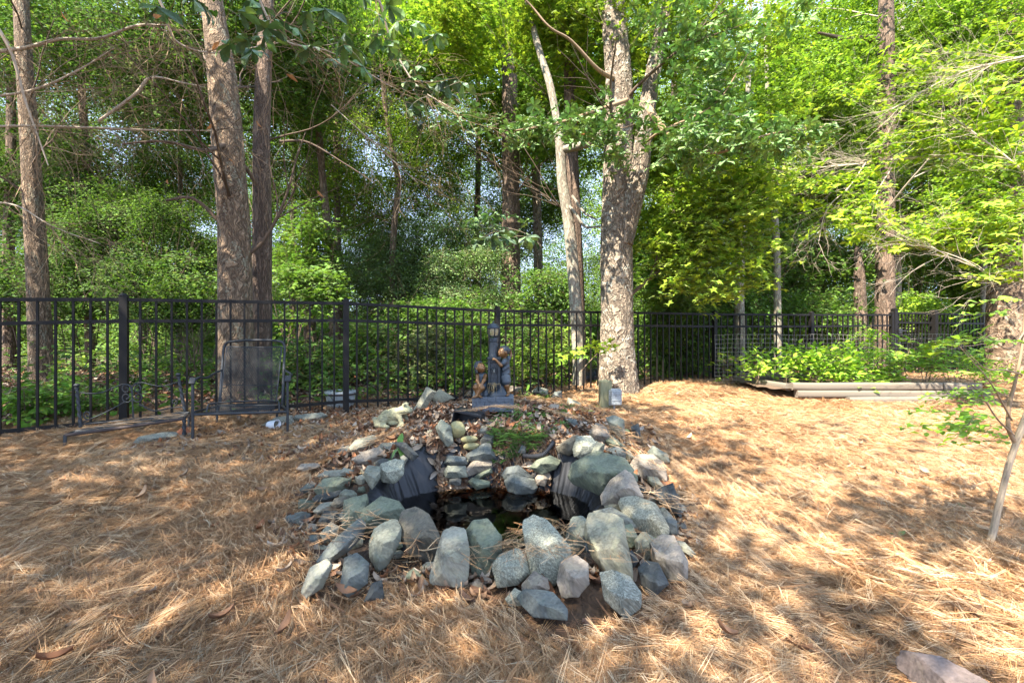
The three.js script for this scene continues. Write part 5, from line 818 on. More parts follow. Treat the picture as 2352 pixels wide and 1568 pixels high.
    gk.push(cap(L(420, 1120, 0.0), L(440, 1112, z + 0.05), 0.028, 0.023), cap(L(440, 1112, z + 0.05), L(368, 1222, z + 0.055), 0.0215, 0.0125), cap(L(368, 1228, z + 0.05), L(330, 1240, z + 0.075), 0.013, 0.010));
    const body = blob(gk, 72, 0.0045), hd = L(402, 818, 0.035), hand1 = blob(handPrims(L(404, 1072, z + 0.055), [0.25, -1, 0.25], [0.2, 0.1, -1], 0.036, 0.8, 1), 34, 0.0015, 0.004), hand2 = blob(handPrims(L(420, 1082, z + 0.06), [-0.5, -1, 0.3], [0.2, 0.2, -1], 0.036, 0.8, -1), 34, 0.0015, 0.004);
    const toes = (c, dx) => blob([0, 1, 2, 3, 4].map(i => cap([c[0], c[1], c[2]], [c[0] + dx + 0.004 * (i - 2), c[1] - 0.002, c[2] + 0.013 - 0.001 * i], 0.006, 0.0045 - 0.0003 * i)), 24, 0.0015, 0.004);
    // head built looking along +z, then turned up and to the right
    const head = () => blob([ell([0, 0.002, 0], [0.039, 0.045, 0.043]), ell([0, -0.018, 0.016], [0.029, 0.026, 0.026]), ell([0, -0.03, 0.024], [0.013, 0.012, 0.014]), ell([0.017, -0.012, 0.026], [0.014, 0.013, 0.012]), ell([-0.017, -0.012, 0.026], [0.014, 0.013, 0.012]), ell([0, -0.006, 0.043], [0.0065, 0.0075, 0.008]), cap([0, 0.008, 0.040], [0, -0.002, 0.044], 0.004, 0.005), cap([-0.017, 0.011, 0.035], [-0.007, 0.012, 0.039], 0.004, 0.004), cap([0.017, 0.011, 0.035], [0.007, 0.012, 0.039], 0.004, 0.004), cap([-0.009, -0.019, 0.040], [0.009, -0.019, 0.040], 0.0032, 0.0032), cap([-0.007, -0.0245, 0.039], [0.007, -0.0245, 0.039], 0.0035, 0.0035), ell([0.04, -0.003, -0.002], [0.006, 0.012, 0.009]), ell([-0.04, -0.003, -0.002], [0.006, 0.012, 0.009])], 56, 0.0032, 0.006);
    const eyes = () => { const gs = []; for (const s of [-1, 1]) { const e = new THREE.SphereGeometry(0.0052, 10, 8); e.scale(1.2, 0.8, 0.8); e.translate(0.0145 * s, 0.003, 0.0375); gs.push(e); } return merge(gs); };
    const hair = (seed, long) => { const r = rng(seed), pr = []; for (let i = 0; i < 60; i++) { const a = r() * 6.283, h = 0.15 + 0.85 * r(), up = h * 1.5 - 0.1; const q = V(Math.cos(a) * Math.cos(up), Math.sin(up), Math.sin(a) * Math.cos(up)); if (q.z > 0.35 && q.y < 0.66) continue; const c = [q.x * 0.041, q.y * 0.047 + 0.006, q.z * 0.042 - 0.005], f = [c[0] * 1.12 + (r() - 0.5) * 0.014, c[1] * 1.08 - 0.008 * r(), c[2] * 1.12 + (r() - 0.5) * 0.014]; pr.push(cap(c, f, 0.0068, 0.0035)); } pr.push(ell([0, 0.013, -0.010], [0.0435, 0.0425, 0.0415])); if (long) for (let i = 0; i < 14; i++) { const a = Math.PI + i / 13 * Math.PI; pr.push(cap([Math.cos(a) * 0.037, 0.0, Math.sin(a) * 0.036 - 0.004], [Math.cos(a) * 0.042, -0.034, Math.sin(a) * 0.042 - 0.006], 0.009, 0.006)); } return blob(pr, 56, 0.0022, 0.006); };
    const pose = (g, c, yaw, pitch, roll) => { g.applyMatrix4(new THREE.Matrix4().makeRotationFromEuler(new THREE.Euler(pitch, yaw, roll, 'YXZ'))); g.translate(...c); return g; };
    const ft1 = toes(L(330, 1240, z + 0.07), -0.008), ft2 = toes(L(418, 1240, z + 0.055), 0.010);
    const girl = put('child_figure', merge([body, hand1, hand2, ft1, ft2, pose(head(), hd, 0.75, -0.42, 0.12), pose(eyes(), hd, 0.75, -0.42, 0.12)]), skin); girl.userData.label = 'seated bronze child in a sleeveless dress with crossed ankles, looking up to the right';
    put('hair', pose(hair(4, true), hd, 0.75, -0.42, 0.12), hairM, girl);
    put('dress', blob([cap(L(412, 1085, 0.02), L(425, 960, 0.022), 0.042, 0.036), cap(L(372, 925, 0.035), L(480, 925, 0.025), 0.017, 0.017), cap(L(400, 1110, 0.0), L(360, 1098, 0.05), 0.036, 0.030), cap(L(425, 1110, 0.0), L(448, 1100, 0.07), 0.036, 0.031), cap(L(470, 1060, 0.0), L(490, 1230, 0.03), 0.035, 0.04), cap(L(450, 1130, 0.01), L(450, 1235, 0.02), 0.03, 0.035), cap(L(380, 1140, -0.02), L(370, 1240, -0.03), 0.04, 0.05)], 72, 0.006), cloth, girl);
    // standing boy on the right, leaning on the post
    const bk = [];
    bk.push(cap(L(790, 960, -0.005), L(782, 740, 0.0), 0.042, 0.038), cap(L(778, 715, 0.0), L(765, 650, 0.005), 0.015, 0.014));
    bk.push(cap(L(775, 720, 0.035), L(722, 778, 0.06), 0.0155, 0.013), cap(L(722, 778, 0.06), L(640, 690, 0.06), 0.0135, 0.0095));
    bk.push(cap(L(815, 700, -0.03), L(868, 640, -0.05), 0.0155, 0.013), cap(L(868, 640, -0.05), L(868, 575, -0.045), 0.0125, 0.0095));
    bk.push(cap(L(790, 985, 0.015), L(808, 1090, 0.035), 0.028, 0.021), cap(L(808, 1090, 0.035), L(832, 1195, 0.03), 0.0205, 0.0125), cap(L(832, 1205, 0.025), L(822, 1222, 0.065), 0.0135, 0.011));
    bk.push(cap(L(770, 985, -0.02), L(752, 1090, 0.0), 0.028, 0.021), cap(L(752, 1090, 0.0), L(775, 1200, -0.02), 0.02, 0.0125), cap(L(775, 1212, -0.02), L(750, 1226, 0.015), 0.013, 0.011));
    const bh = L(762, 585, 0.012), bb = blob(bk, 80, 0.0045), h1 = blob(handPrims(L(643, 692, 0.06), [-1, 0.35, 0.05], [-0.1, -0.6, -1], 0.036, 0.55, -1), 34, 0.0015, 0.004), h2 = blob(handPrims(L(868, 578, -0.045), [0.05, 1, 0], [-1, 0, 0.2], 0.036, 0.7, 1), 34, 0.0015, 0.004);
    const boy = put('child_figure', merge([bb, h1, h2, toes(L(822, 1224, 0.064), -0.003), toes(L(750, 1228, 0.014), -0.006), pose(head(), bh, -1.15, -0.08, 0.1), pose(eyes(), bh, -1.15, -0.08, 0.1)]), skin); boy.userData.label = 'standing bronze child in shirt and shorts, leaning on the post with one hand on its cornice';
    put('hair', pose(hair(9, false), bh, -1.15, -0.08, 0.1), hairM, boy);
    put('shirt', blob([cap(L(788, 925, -0.003), L(780, 745, 0.002), 0.045, 0.04), cap(L(778, 720, 0.035), L(752, 750, 0.05), 0.024, 0.022), cap(L(808, 710, -0.02), L(838, 672, -0.04), 0.023, 0.021), cap(L(748, 935, 0.03), L(835, 900, 0.03), 0.008, 0.007), cap(L(750, 850, 0.04), L(838, 800, 0.03), 0.006, 0.005)], 64, 0.006), cloth, boy);
    put('shorts', blob([cap(L(780, 960, 0.015), L(795, 1030, 0.03), 0.041, 0.036), cap(L(775, 960, -0.02), L(762, 1030, -0.005), 0.04, 0.036), cap(L(830, 960, 0.02), L(842, 1030, 0.02), 0.02, 0.018)], 52, 0.006), cloth, boy);
  }
}
// ---------------------------------------------------------------- stone frog
{
  const c = onGround(905, 990); c.y += 0.03; const S = 0.4 / F * (-c.z), g = (x, y, z) => [(x - 600) * S, (340 - y) * S, z];
  const fb = blob([ell(g(600, 268, 0), [0.075, 0.058, 0.062], { rz: 0.25 }), ell(g(555, 275, -0.01), [0.055, 0.05, 0.06]), ell(g(545, 290, 0.055), [0.047, 0.043, 0.03], { rz: 0.5 }), cap(g(520, 318, 0.065), g(585, 328, 0.075), 0.02, 0.013), cap(g(500, 290, 0.05), g(515, 322, 0.06), 0.02, 0.017), ell(g(655, 240, 0.0), [0.058, 0.037, 0.055], { rz: 0.3 }), ell(g(688, 242, 0.0), [0.03, 0.022, 0.04]), ell(g(668, 208, 0.03), [0.017, 0.016, 0.015]), ell(g(664, 208, -0.03), [0.017, 0.016, 0.015]), cap(g(645, 275, 0.045), g(662, 315, 0.06), 0.02, 0.014), cap(g(662, 316, 0.06), g(640, 328, 0.085), 0.014, 0.009), cap(g(662, 316, 0.06), g(676, 326, 0.08), 0.013, 0.009), cap(g(650, 275, -0.045), g(668, 318, -0.06), 0.02, 0.014), ell(g(600, 310, 0), [0.06, 0.03, 0.05])], 72, 0.007);
  const uv = new Float32Array(fb.attributes.position.count * 2); for (let i = 0; i < uv.length / 2; i++) { uv[2 * i] = fb.attributes.position.getX(i) + 0.5 * fb.attributes.position.getZ(i); uv[2 * i + 1] = fb.attributes.position.getY(i) - 0.5 * fb.attributes.position.getZ(i); } fb.setAttribute('uv', new THREE.BufferAttribute(uv, 2));
  fb.rotateY(-0.12); fb.translate(c.x, c.y, c.z);
  const base = c.clone(), fm = std({ color: lin(0.40, 0.37, 0.22), map: sT, bumpMap: rep(rockBump, 9), bumpScale: 0.008, roughness: 0.92 });
  const t = thing('frog_statue', 'mossy tan stone frog sitting on the left of the mound, facing right', 'garden statue', base);
  part('body', fb, fm, t);
  const mouth = tube([[712, 246, 0.012], [690, 252, 0.043], [660, 256, 0.056], [635, 252, 0.058]].map(q => V(...g(...q))), 0.0022, 5, 12); mouth.rotateY(-0.12); mouth.translate(c.x, c.y, c.z); part('mouth', mouth, std({ color: lin(0.16, 0.14, 0.08), roughness: 1 }), t);
  for (const z of [0.043, -0.043]) { const e = new THREE.SphereGeometry(0.009, 12, 10); e.translate(...g(672, 207, z)); e.rotateY(-0.12); e.translate(c.x, c.y, c.z); part('eye', e, fm, t); }
}
// ---------------------------------------------------------------- wrought-iron mesh chair
const q4 = (x, y, d) => P(0.3667 * x, 658.6 + 0.3667 * y, d);
function meshPanel(A, B, C, D, nu, nv, bulge = 0, w = 0.00155) {  // expanded metal between four corners: A-B along u at the bottom, D-C at the top
  const at = (u, v) => A.clone().lerp(B, u).lerp(D.clone().lerp(C, u), v).addScaledVector(nrm, bulge * Math.sin(Math.PI * u) * Math.sin(Math.PI * v)), nrm = B.clone().sub(A).cross(D.clone().sub(A)).normalize(), pos = [], idx = [];
  const seg = (p, q) => { const d = q.clone().sub(p).normalize(), s = d.clone().cross(nrm).multiplyScalar(w), n = nrm.clone().multiplyScalar(w * 0.9), o = pos.length / 3; for (const e of [p, q]) for (const [a, b] of [[1, 1], [-1, 1], [-1, -1], [1, -1]]) { const v = e.clone().addScaledVector(s, a).addScaledVector(n, b); pos.push(v.x, v.y, v.z); } for (let i = 0; i < 4; i++) { const j = (i + 1) % 4; idx.push(o + i, o + j, o + 4 + i, o + 4 + i, o + j, o + 4 + j); } };
  for (let j = 0; j < nv; j++) for (let i = 0; i < nu; i++) { const u0 = i / nu, u1 = (i + 1) / nu, um = (i + 0.5) / nu, v0 = j / nv, v1 = (j + 1) / nv; if (j % 2) { seg(at(um, v0), at(u0, v1)); seg(at(um, v0), at(u1, v1)); } else { seg(at(u0, v0), at(um, v1)); seg(at(u1, v0), at(um, v1)); } }
  const g = new THREE.BufferGeometry(); g.setAttribute('position', new THREE.Float32BufferAttribute(pos, 3)); g.setIndex(idx); g.computeVertexNormals(); return g;
}
{
  const legL = onGround(442, 1022), legR = onGround(660, 1004), dL = -legL.z, dR = -legR.z, db = (dL + dR) / 2 + 0.42;
  const t = thing('mesh_chair', 'black wrought-iron garden armchair with diamond mesh seat and back', 'chair', V((legL.x + legR.x) / 2, (legL.y + legR.y) / 2, -(dL + dR) / 2));
  const A = q4(1205, 600, dL), Bq = q4(1800, 590, dR), dn = (p) => V(p.x, groundY(p.x, -p.z) - 0.03, p.z);
  const fl = (p, top) => tube([dn(p), top], 0.011, 8, 3);
  part('leg', fl(legL, A), iron, t); part('leg', fl(legR, Bq), iron, t);
  const rl = q4(1357, 810, db - 0.1), rr = q4(1735, 800, db); part('leg', tube([dn(rl), rl, q4(1370, 735, db)], 0.010, 8, 6), iron, t); part('leg', tube([dn(rr), rr, q4(1762, 740, db)], 0.010, 8, 6), iron, t);
  // seat frame and rails
  const sl = q4(1212, 800, dL), sr = q4(1797, 783, dR);
  part('seat_frame', merge([tube([sl, sr], 0.011, 8, 3), tube([sl.clone().add(V(0, 0.02, 0)), q4(1372, 745, db)], 0.010, 8, 3), tube([sr.clone().add(V(0, 0.01, 0)), q4(1765, 742, db)], 0.010, 8, 3), tube([q4(1372, 745, db), q4(1765, 742, db)], 0.010, 8, 3), tube([q4(1290, 790, dL + 0.02), q4(1300, 745, dL + 0.04), q4(1312, 733, dL + 0.08), q4(1740, 718, dR + 0.06), q4(1746, 730, dR + 0.04), q4(1748, 780, dR + 0.02)], 0.007, 6, 30)]), iron, t);
  const m0 = q4(1310, 798, dL + 0.03), m1 = q4(1716, 784, dR + 0.02), m2 = q4(1728, 722, dR + 0.07), m3 = q4(1318, 737, dL + 0.09);
  part('seat_mesh', merge([meshPanel(m0, m1, m2, m3, 34, 6, 0.012), meshPanel(m3, m2, q4(1735, 730, db - 0.04), q4(1385, 735, db - 0.03), 34, 22, -0.01)]), iron, t);
  // back: outer hoop, inner mesh panel, two cross bars
  const tp = db + 0.13;
  part('back_frame', tube([q4(1372, 745, db), q4(1376, 690, db), q4(1392, 480, db + 0.08), q4(1404, 375, tp), q4(1422, 350, tp), q4(1465, 341, tp), q4(1600, 334, tp), q4(1735, 339, tp), q4(1770, 350, tp), q4(1781, 378, tp), q4(1778, 480, db + 0.09), q4(1768, 690, db), q4(1765, 742, db)], 0.012, 8, 90), iron, t);
  const k0 = q4(1378, 728, db - 0.01), k1 = q4(1728, 722, db - 0.01), k2 = q4(1764, 376, tp - 0.02), k3 = q4(1418, 374, tp - 0.02);
  part('back_mesh', meshPanel(k0, k1, k2, k3, 27, 34, 0.03), iron, t);
  part('mesh_border', merge([tube([k0, k3], 0.006, 6, 3), tube([k3, q4(1590, 378, tp - 0.005), k2], 0.006, 6, 9), tube([k2, k1], 0.006, 6, 3), tube([q4(1392, 612, db + 0.03), q4(1570, 616, db + 0.02), q4(1745, 612, db + 0.03)], 0.0055, 6, 12)]), iron, t);
  // arms: strap from the back bending over the front leg
  const arm = (pts) => part('armrest', tube(pts, [0.008, 0.009, 0.011, 0.011, 0.010], 8, 30), iron, t);
  arm([q4(1388, 520, db + 0.06), q4(1335, 545, db - 0.1), q4(1290, 572, dL + 0.2), q4(1235, 572, dL + 0.05), A]); arm([q4(1778, 515, db + 0.07), q4(1800, 532, db - 0.1), q4(1822, 548, dR + 0.18), q4(1815, 560, dR + 0.05), Bq]);
  for (const [x, y, d] of [[1207, 588, dL], [1805, 574, dR]]) { const p = q4(x, y, d), g = rbox(0.05, 0.055, 0.02, 0.008); g.rotateX(-0.35); g.translate(p.x, p.y, p.z + 0.006); part('arm_pad', g, iron, t); }
}
// ---------------------------------------------------------------- broken scrollwork bench
{
  const f1 = onGround(150, 1030), f2 = onGround(430, 1018), d0 = Math.min(-f1.z, 3.45), d1 = 3.7;
  const q = (x, y, d) => q4(x, y, d), t = thing('iron_bench', 'low black iron bench with scrolled back and twisted posts, straw on its seat', 'bench', V(P(290, 1000, 3.5).x, groundY(P(290, 1000, 3.5).x, 3.5), -3.5));
  const b0 = d0 + 0.22, b1 = d1 + 0.2, rust = std({ color: lin(0.045, 0.03, 0.026), roughness: 0.75, bumpMap: rep(metalBump, 2), bumpScale: 0.002 });
  const twist = (a, b, r) => tube([a, a.clone().lerp(b, 0.5), b], r, 8, 40, (u, v) => 0.22 * Math.sin(u * 6.283 * 2 + v * 120)), leg = p => V(p.x, groundY(p.x, -p.z) - 0.04, p.z);
  const A0 = q(405, 930, d0), A1 = q(1152, 826, d1), B0 = q(462, 906, b0), B1 = q(1182, 790, b1);
  part('seat_rail', tube([A0, q(780, 880, (d0 + d1) / 2), A1], 0.0115, 6, 16), rust, t); part('seat_rail', tube([B0, B1], 0.012, 6, 6), iron, t); part('seat_rail', merge([tube([A0, B0], 0.011, 6, 3), tube([A1, B1], 0.011, 6, 3)]), iron, t);
  for (const [p, tw] of [[A0, 0], [B0, 1], [A1, 1], [B1, 1]]) part('leg', tw ? twist(leg(p), p, 0.013) : tube([leg(p), p], 0.012, 6, 3), iron, t);
  const slats = []; for (let i = 1; i < 4; i++) { const u = i / 4; slats.push(tube([A0.clone().lerp(B0, u), A0.clone().lerp(B0, u).lerp(A1.clone().lerp(B1, u), 0.5).add(V(0, -0.012, 0)), A1.clone().lerp(B1, u)], 0.005, 5, 10)); } slats.forEach(s => part('seat_slat', s, iron, t));
  for (const [x0, y0, x1, y1, d] of [[503, 880, 478, 628, b0], [1158, 792, 1115, 560, b1]]) { part('back_post', twist(q(x0, y0, d), q(x1, y1, d), 0.012), iron, t); const f = new THREE.SphereGeometry(0.020, 14, 10), p = q(x1, y1, d); f.scale(1, 0.75, 1); f.translate(p.x, p.y + 0.015, p.z); part('finial', merge([f, lathe([[0.014, -0.012], [0.017, -0.006], [0.012, 0]], 12).translate(p.x, p.y, p.z)]), iron, t); }
  const dm = x => lerp(b0, b1, (x - 480) / 640), path = (pts, r = 0.0055, n = 40) => tube(pts.map(([x, y]) => q(x, y, dm(x))), r, 6, n);
  part('top_rail', merge([path([[500, 662], [560, 668], [640, 660], [710, 632], [765, 612], [800, 616], [818, 635], [822, 660]]), path([[824, 660], [828, 628], [845, 606], [890, 600], [940, 612], [1000, 622], [1060, 612], [1112, 594]])]), iron, t);
  const spiral = (cx, cy, r, a0, turns, s) => { const p = []; for (let i = 0; i <= 22; i++) { const k = i / 22, a = a0 + s * k * turns * 6.283, R = r * (1 - 0.78 * k); p.push([cx + R * Math.cos(a), cy + R * Math.sin(a)]); } return path(p, 0.005, 60); };
  for (const a of [[788, 640, 34, 0, 1.3, -1], [790, 692, 36, 0, 1.3, 1], [856, 640, 34, 3.14, 1.3, 1], [862, 690, 36, 3.14, 1.3, -1], [545, 802, 28, 1.57, 1.3, 1], [1090, 722, 22, 1.57, 1.3, -1]]) part('scroll', spiral(...a), iron, t);
  part('back_bar', merge([path([[824, 640], [828, 720], [832, 825]], 0.006, 12), path([[505, 850], [600, 812], [690, 770], [780, 720]], 0.005), path([[870, 735], [960, 775], [1060, 760], [1150, 752]], 0.005), path([[510, 862], [830, 828], [1160, 782]], 0.006)]), iron, t);
  const r = rng(12), gs = []; for (let i = 0; i < 34; i++) { const u = r(), v = r(), p = A0.clone().lerp(A1, u).lerp(B0.clone().lerp(B1, u), v).add(V(0, 0.012 + 0.02 * r(), 0)), a = (r() - 0.5) * 1.1, e = V(Math.cos(a), 0.15 * (r() - 0.5), Math.sin(a)).multiplyScalar(0.05 + 0.08 * r()); gs.push(tube([p.clone().sub(e), p.clone().add(V(0, 0.012 * r(), 0)), p.clone().add(e)], 0.0011, 3, 3)); }
  solo('pine_straw', merge(gs), std({ color: lin(0.42, 0.27, 0.14), roughness: 0.8 }), 'pine straw fallen on the seat of the iron bench', 'pine straw', 'pine straw over the yard').userData.kind = 'stuff';
}
// ---------------------------------------------------------------- outlet on its wooden post
{
  const d = hit(1393, 945), b = P(1393, 945, d), s = d / F, t = thing('outlet_post', 'short mossy wooden post carrying a grey outdoor outlet box, before the biggest trunk', 'outlet post', b.clone());
  const wd = texture(256, (u, v) => mixc([0.09, 0.10, 0.045], [0.30, 0.27, 0.15], clamp(0.2 + 0.9 * fbm(u * 26, v * 3, 26, 3, 14, 4)))), wood = std({ map: rep(wd, 1, 2), bumpMap: rep(wd, 1, 2), bumpScale: 0.004, roughness: 0.95 }), greyP = std({ color: lin(0.36, 0.38, 0.38), map: rep(slateTex, 2), roughness: 0.6 });
  const W = 26 * s, H = 70 * s, ps = rbox(W, H + 0.1, W, 0.004, b.x - 3 * s, b.y + H / 2 - 0.05, b.z); ps.rotateY(0); part('post', ps, wood, t);
  const tp = new THREE.ConeGeometry(W * 0.7, 0.02, 4); tp.rotateY(Math.PI / 4); tp.translate(b.x - 3 * s, b.y + H + 0.01, b.z); part('post_top', tp, wood, t);
  const bx = rbox(22 * s, 34 * s, 0.045, 0.006, b.x + 13 * s, b.y + 34 * s, b.z + W / 2 + 0.024); part('outlet_box', bx, greyP, t);
  const cv = rbox(24 * s, 34 * s, 0.05, 0.012, b.x + 16 * s, b.y + 36 * s, b.z + W / 2 + 0.07); const cover = part('cover', cv, greyP, t);
  for (let i = 0; i < 2; i++) part('ridge', rbox(20 * s, 2 * s, 0.006, 0.001, b.x + 16 * s, b.y + (30 + 14 * i) * s, b.z + W / 2 + 0.097), greyP, cover);
  part('hinge', tube([V(b.x + 5 * s, b.y + 54 * s, b.z + W / 2 + 0.05), V(b.x + 27 * s, b.y + 54 * s, b.z + W / 2 + 0.05)], 0.006, 8, 2), greyP, cover);
  part('conduit', tube([V(b.x + 14 * s, b.y - 0.08, b.z + W / 2 + 0.024), V(b.x + 14 * s, b.y + 18 * s, b.z + W / 2 + 0.024)], 0.012, 10, 2), greyP, t);
}
// ---------------------------------------------------------------- spillway box, corrugated hose, stick
{
  const z1 = (x, y, d) => P(666.4 + 0.4 * x, 862.4 + 0.4 * y, d), d = hit(666.4 + 0.4 * 1030, 862.4 + 0.4 * 310) - 0.03, c = z1(1010, 265, d), s = 0.4 / F * d, blk = std({ color: lin(0.014, 0.014, 0.016), roughness: 0.45 });
  const t = thing('spillway_box', 'black plastic spillway box set in the mound below the statue', 'spillway box', c.clone()), w = 160 * s, h = 95 * s;
  const tr = g => { g.rotateZ(-0.18); g.rotateY(-0.2); g.translate(c.x, c.y, c.z); return g; };
  part('back_panel', tr(rbox(w, h, 0.01, 0.003, 0, 0, -0.12)), blk, t); part('side_panel', tr(rbox(0.01, h, 0.14, 0.003, w / 2, 0, -0.055)), blk, t); part('side_panel', tr(rbox(0.01, h, 0.14, 0.003, -w / 2, 0, -0.055)), blk, t); part('floor_panel', tr(rbox(w, 0.01, 0.16, 0.003, 0, -h / 2, -0.045)), blk, t); part('lip', tr(rbox(w * 1.04, 16 * s, 0.05, 0.004, 0, h / 2, -0.02)), blk, t); part('lid', tr(rbox(w * 1.0, 0.008, 0.13, 0.003, 0, h / 2 + 7 * s, -0.07)), blk, t);
  const hose = pts => { const P2 = pts.map(([x, y, o]) => { const dd = hit(666.4 + 0.4 * x, 862.4 + 0.4 * y) - (o || 0.015) - 0.04; return z1(x, y, dd); }), n = 12 * (P2.length - 1) * 4; return tube(P2, 0.016, 10, n, (u, v) => 0.13 * Math.sin(v * 620)); };
  const t2 = thing('corrugated_hose', 'black corrugated hose running down the right of the mound past the ferns', 'hose', z1(1480, 350, hit(1258, 1002)));
  part('hose_run', hose([[1577, 158, 0.05], [1550, 210, 0.05], [1532, 265, 0.04], [1520, 330, 0.03], [1500, 400, 0.03], [1455, 452, 0.04], [1400, 464, 0.04], [1340, 460, 0.03]]), blk, t2);
  const st = [[1590, 132], [1620, 150], [1665, 172], [1720, 200]].map(([x, y]) => z1(x, y, hit(666.4 + 0.4 * x, 862.4 + 0.4 * y) - 0.03)); solo('fallen_stick', tube(st, [0.010, 0.011, 0.009, 0.004], 8, 18, (u, v) => 0.1 * N3(u * 6, v * 20, 1)), B.twigpale, 'pale weathered stick lying on the mound beside the hose', 'stick');
  const kn = z1(1965, 1035, hit(1450, 1276) - 0.09), m = tube([z1(1928, 1012, -kn.z), kn, z1(2000, 1062, -kn.z)], [0.007, 0.008, 0.004], 8, 8); solo('metal_rod', m, std({ color: lin(0.6, 0.62, 0.64), roughness: 0.4, metalness: 0.4 }), 'short pale metal rod sticking out beside the big tan boulder', 'rod');
}
// ---------------------------------------------------------------- small things by the fence
{
  const c = onGround(628, 991), cup = lathe([[0, 0], [0.034, 0], [0.038, 0.008], [0.043, 0.088], [0.046, 0.09], [0.046, 0.094], [0.041, 0.094], [0.036, 0.012], [0, 0.01]], 28); cup.rotateZ(-1.45); cup.rotateY(-0.25); cup.translate(c.x - 0.045, c.y + 0.05, c.z); solo('plastic_cup', cup, std({ color: lin(0.78, 0.80, 0.82), roughness: 0.4 }), 'white plastic cup lying on its side under the mesh chair', 'cup');
  const g = P(782, 905, 5.05); g.y = groundY(g.x, 5.05); const gl = texture(256, (u, v) => { const n = Math.abs(fbm(u * 7, v * 7, 7, 7, 17, 3) * 2 - 1); return mixc([0.10, 0.10, 0.10], [0.40, 0.43, 0.42], sstep(0.02, 0.12, n)); });
  const t = thing('glazed_pot', 'pale cracked planter pot standing behind the fence by the second left post', 'pot', g.clone()), body = lathe([[0, 0], [0.125, 0], [0.14, 0.02], [0.158, 0.15], [0.16, 0.16], [0.145, 0.16], [0.13, 0.03], [0, 0.03]], 36); body.translate(g.x, g.y, g.z); part('body', body, std({ map: rep(gl, 3, 1), roughness: 0.5 }), t); const rim = lathe([[0.158, 0.15], [0.170, 0.155], [0.170, 0.19], [0.158, 0.195], [0.145, 0.19], [0.145, 0.155]], 36); rim.translate(g.x, g.y, g.z); part('rim', rim, std({ map: rep(gl, 4, 1), roughness: 0.5 }), t); part('band', (() => { const b = lathe([[0.171, 0.150], [0.174, 0.153], [0.174, 0.168], [0.171, 0.171]], 36); b.translate(g.x, g.y, g.z); return b; })(), std({ color: lin(0.05, 0.035, 0.03), roughness: 0.7 }), t);
  const k = P(1345, 862, 6.75); k.y = groundY(k.x, 6.75); const bag = blob([ell([0, 0.09, 0], [0.2, 0.12, 0.14]), ell([0.14, 0.15, 0], [0.12, 0.11, 0.1]), cap([0.2, 0.2, 0], [0.24, 0.28, 0.02], 0.05, 0.02), ell([-0.15, 0.06, 0.03], [0.13, 0.09, 0.1])], 44, 0.02), bp = bag.attributes.position; for (let i = 0; i < bp.count; i++) { const f = 1 + 0.09 * N3(bp.getX(i) * 22, bp.getY(i) * 22, bp.getZ(i) * 22); bp.setXYZ(i, bp.getX(i) * f, bp.getY(i) * f, bp.getZ(i) * f); } bag.computeVertexNormals(); bag.translate(k.x, k.y - 0.02, k.z); solo('plastic_bag', bag, std({ color: lin(0.012, 0.012, 0.014), roughness: 0.3 }), 'crumpled black plastic bag behind the fence beside the biggest trunk', 'bag');
  const f = onGround(452, 975); const pt = lathe([[0, 0], [0.045, 0], [0.055, 0.06], [0.06, 0.062], [0.06, 0.075], [0.052, 0.075], [0.042, 0.01], [0, 0.01]], 24); pt.rotateZ(0.9); pt.translate(P(430, 985, 3.75).x, groundY(P(430, 985, 3.75).x, 3.75) + 0.02, -3.75); solo('clay_pot', pt, std({ color: lin(0.36, 0.13, 0.06), roughness: 0.85 }), 'small reddish clay pot tipped over between the bench and the chair', 'pot');
}
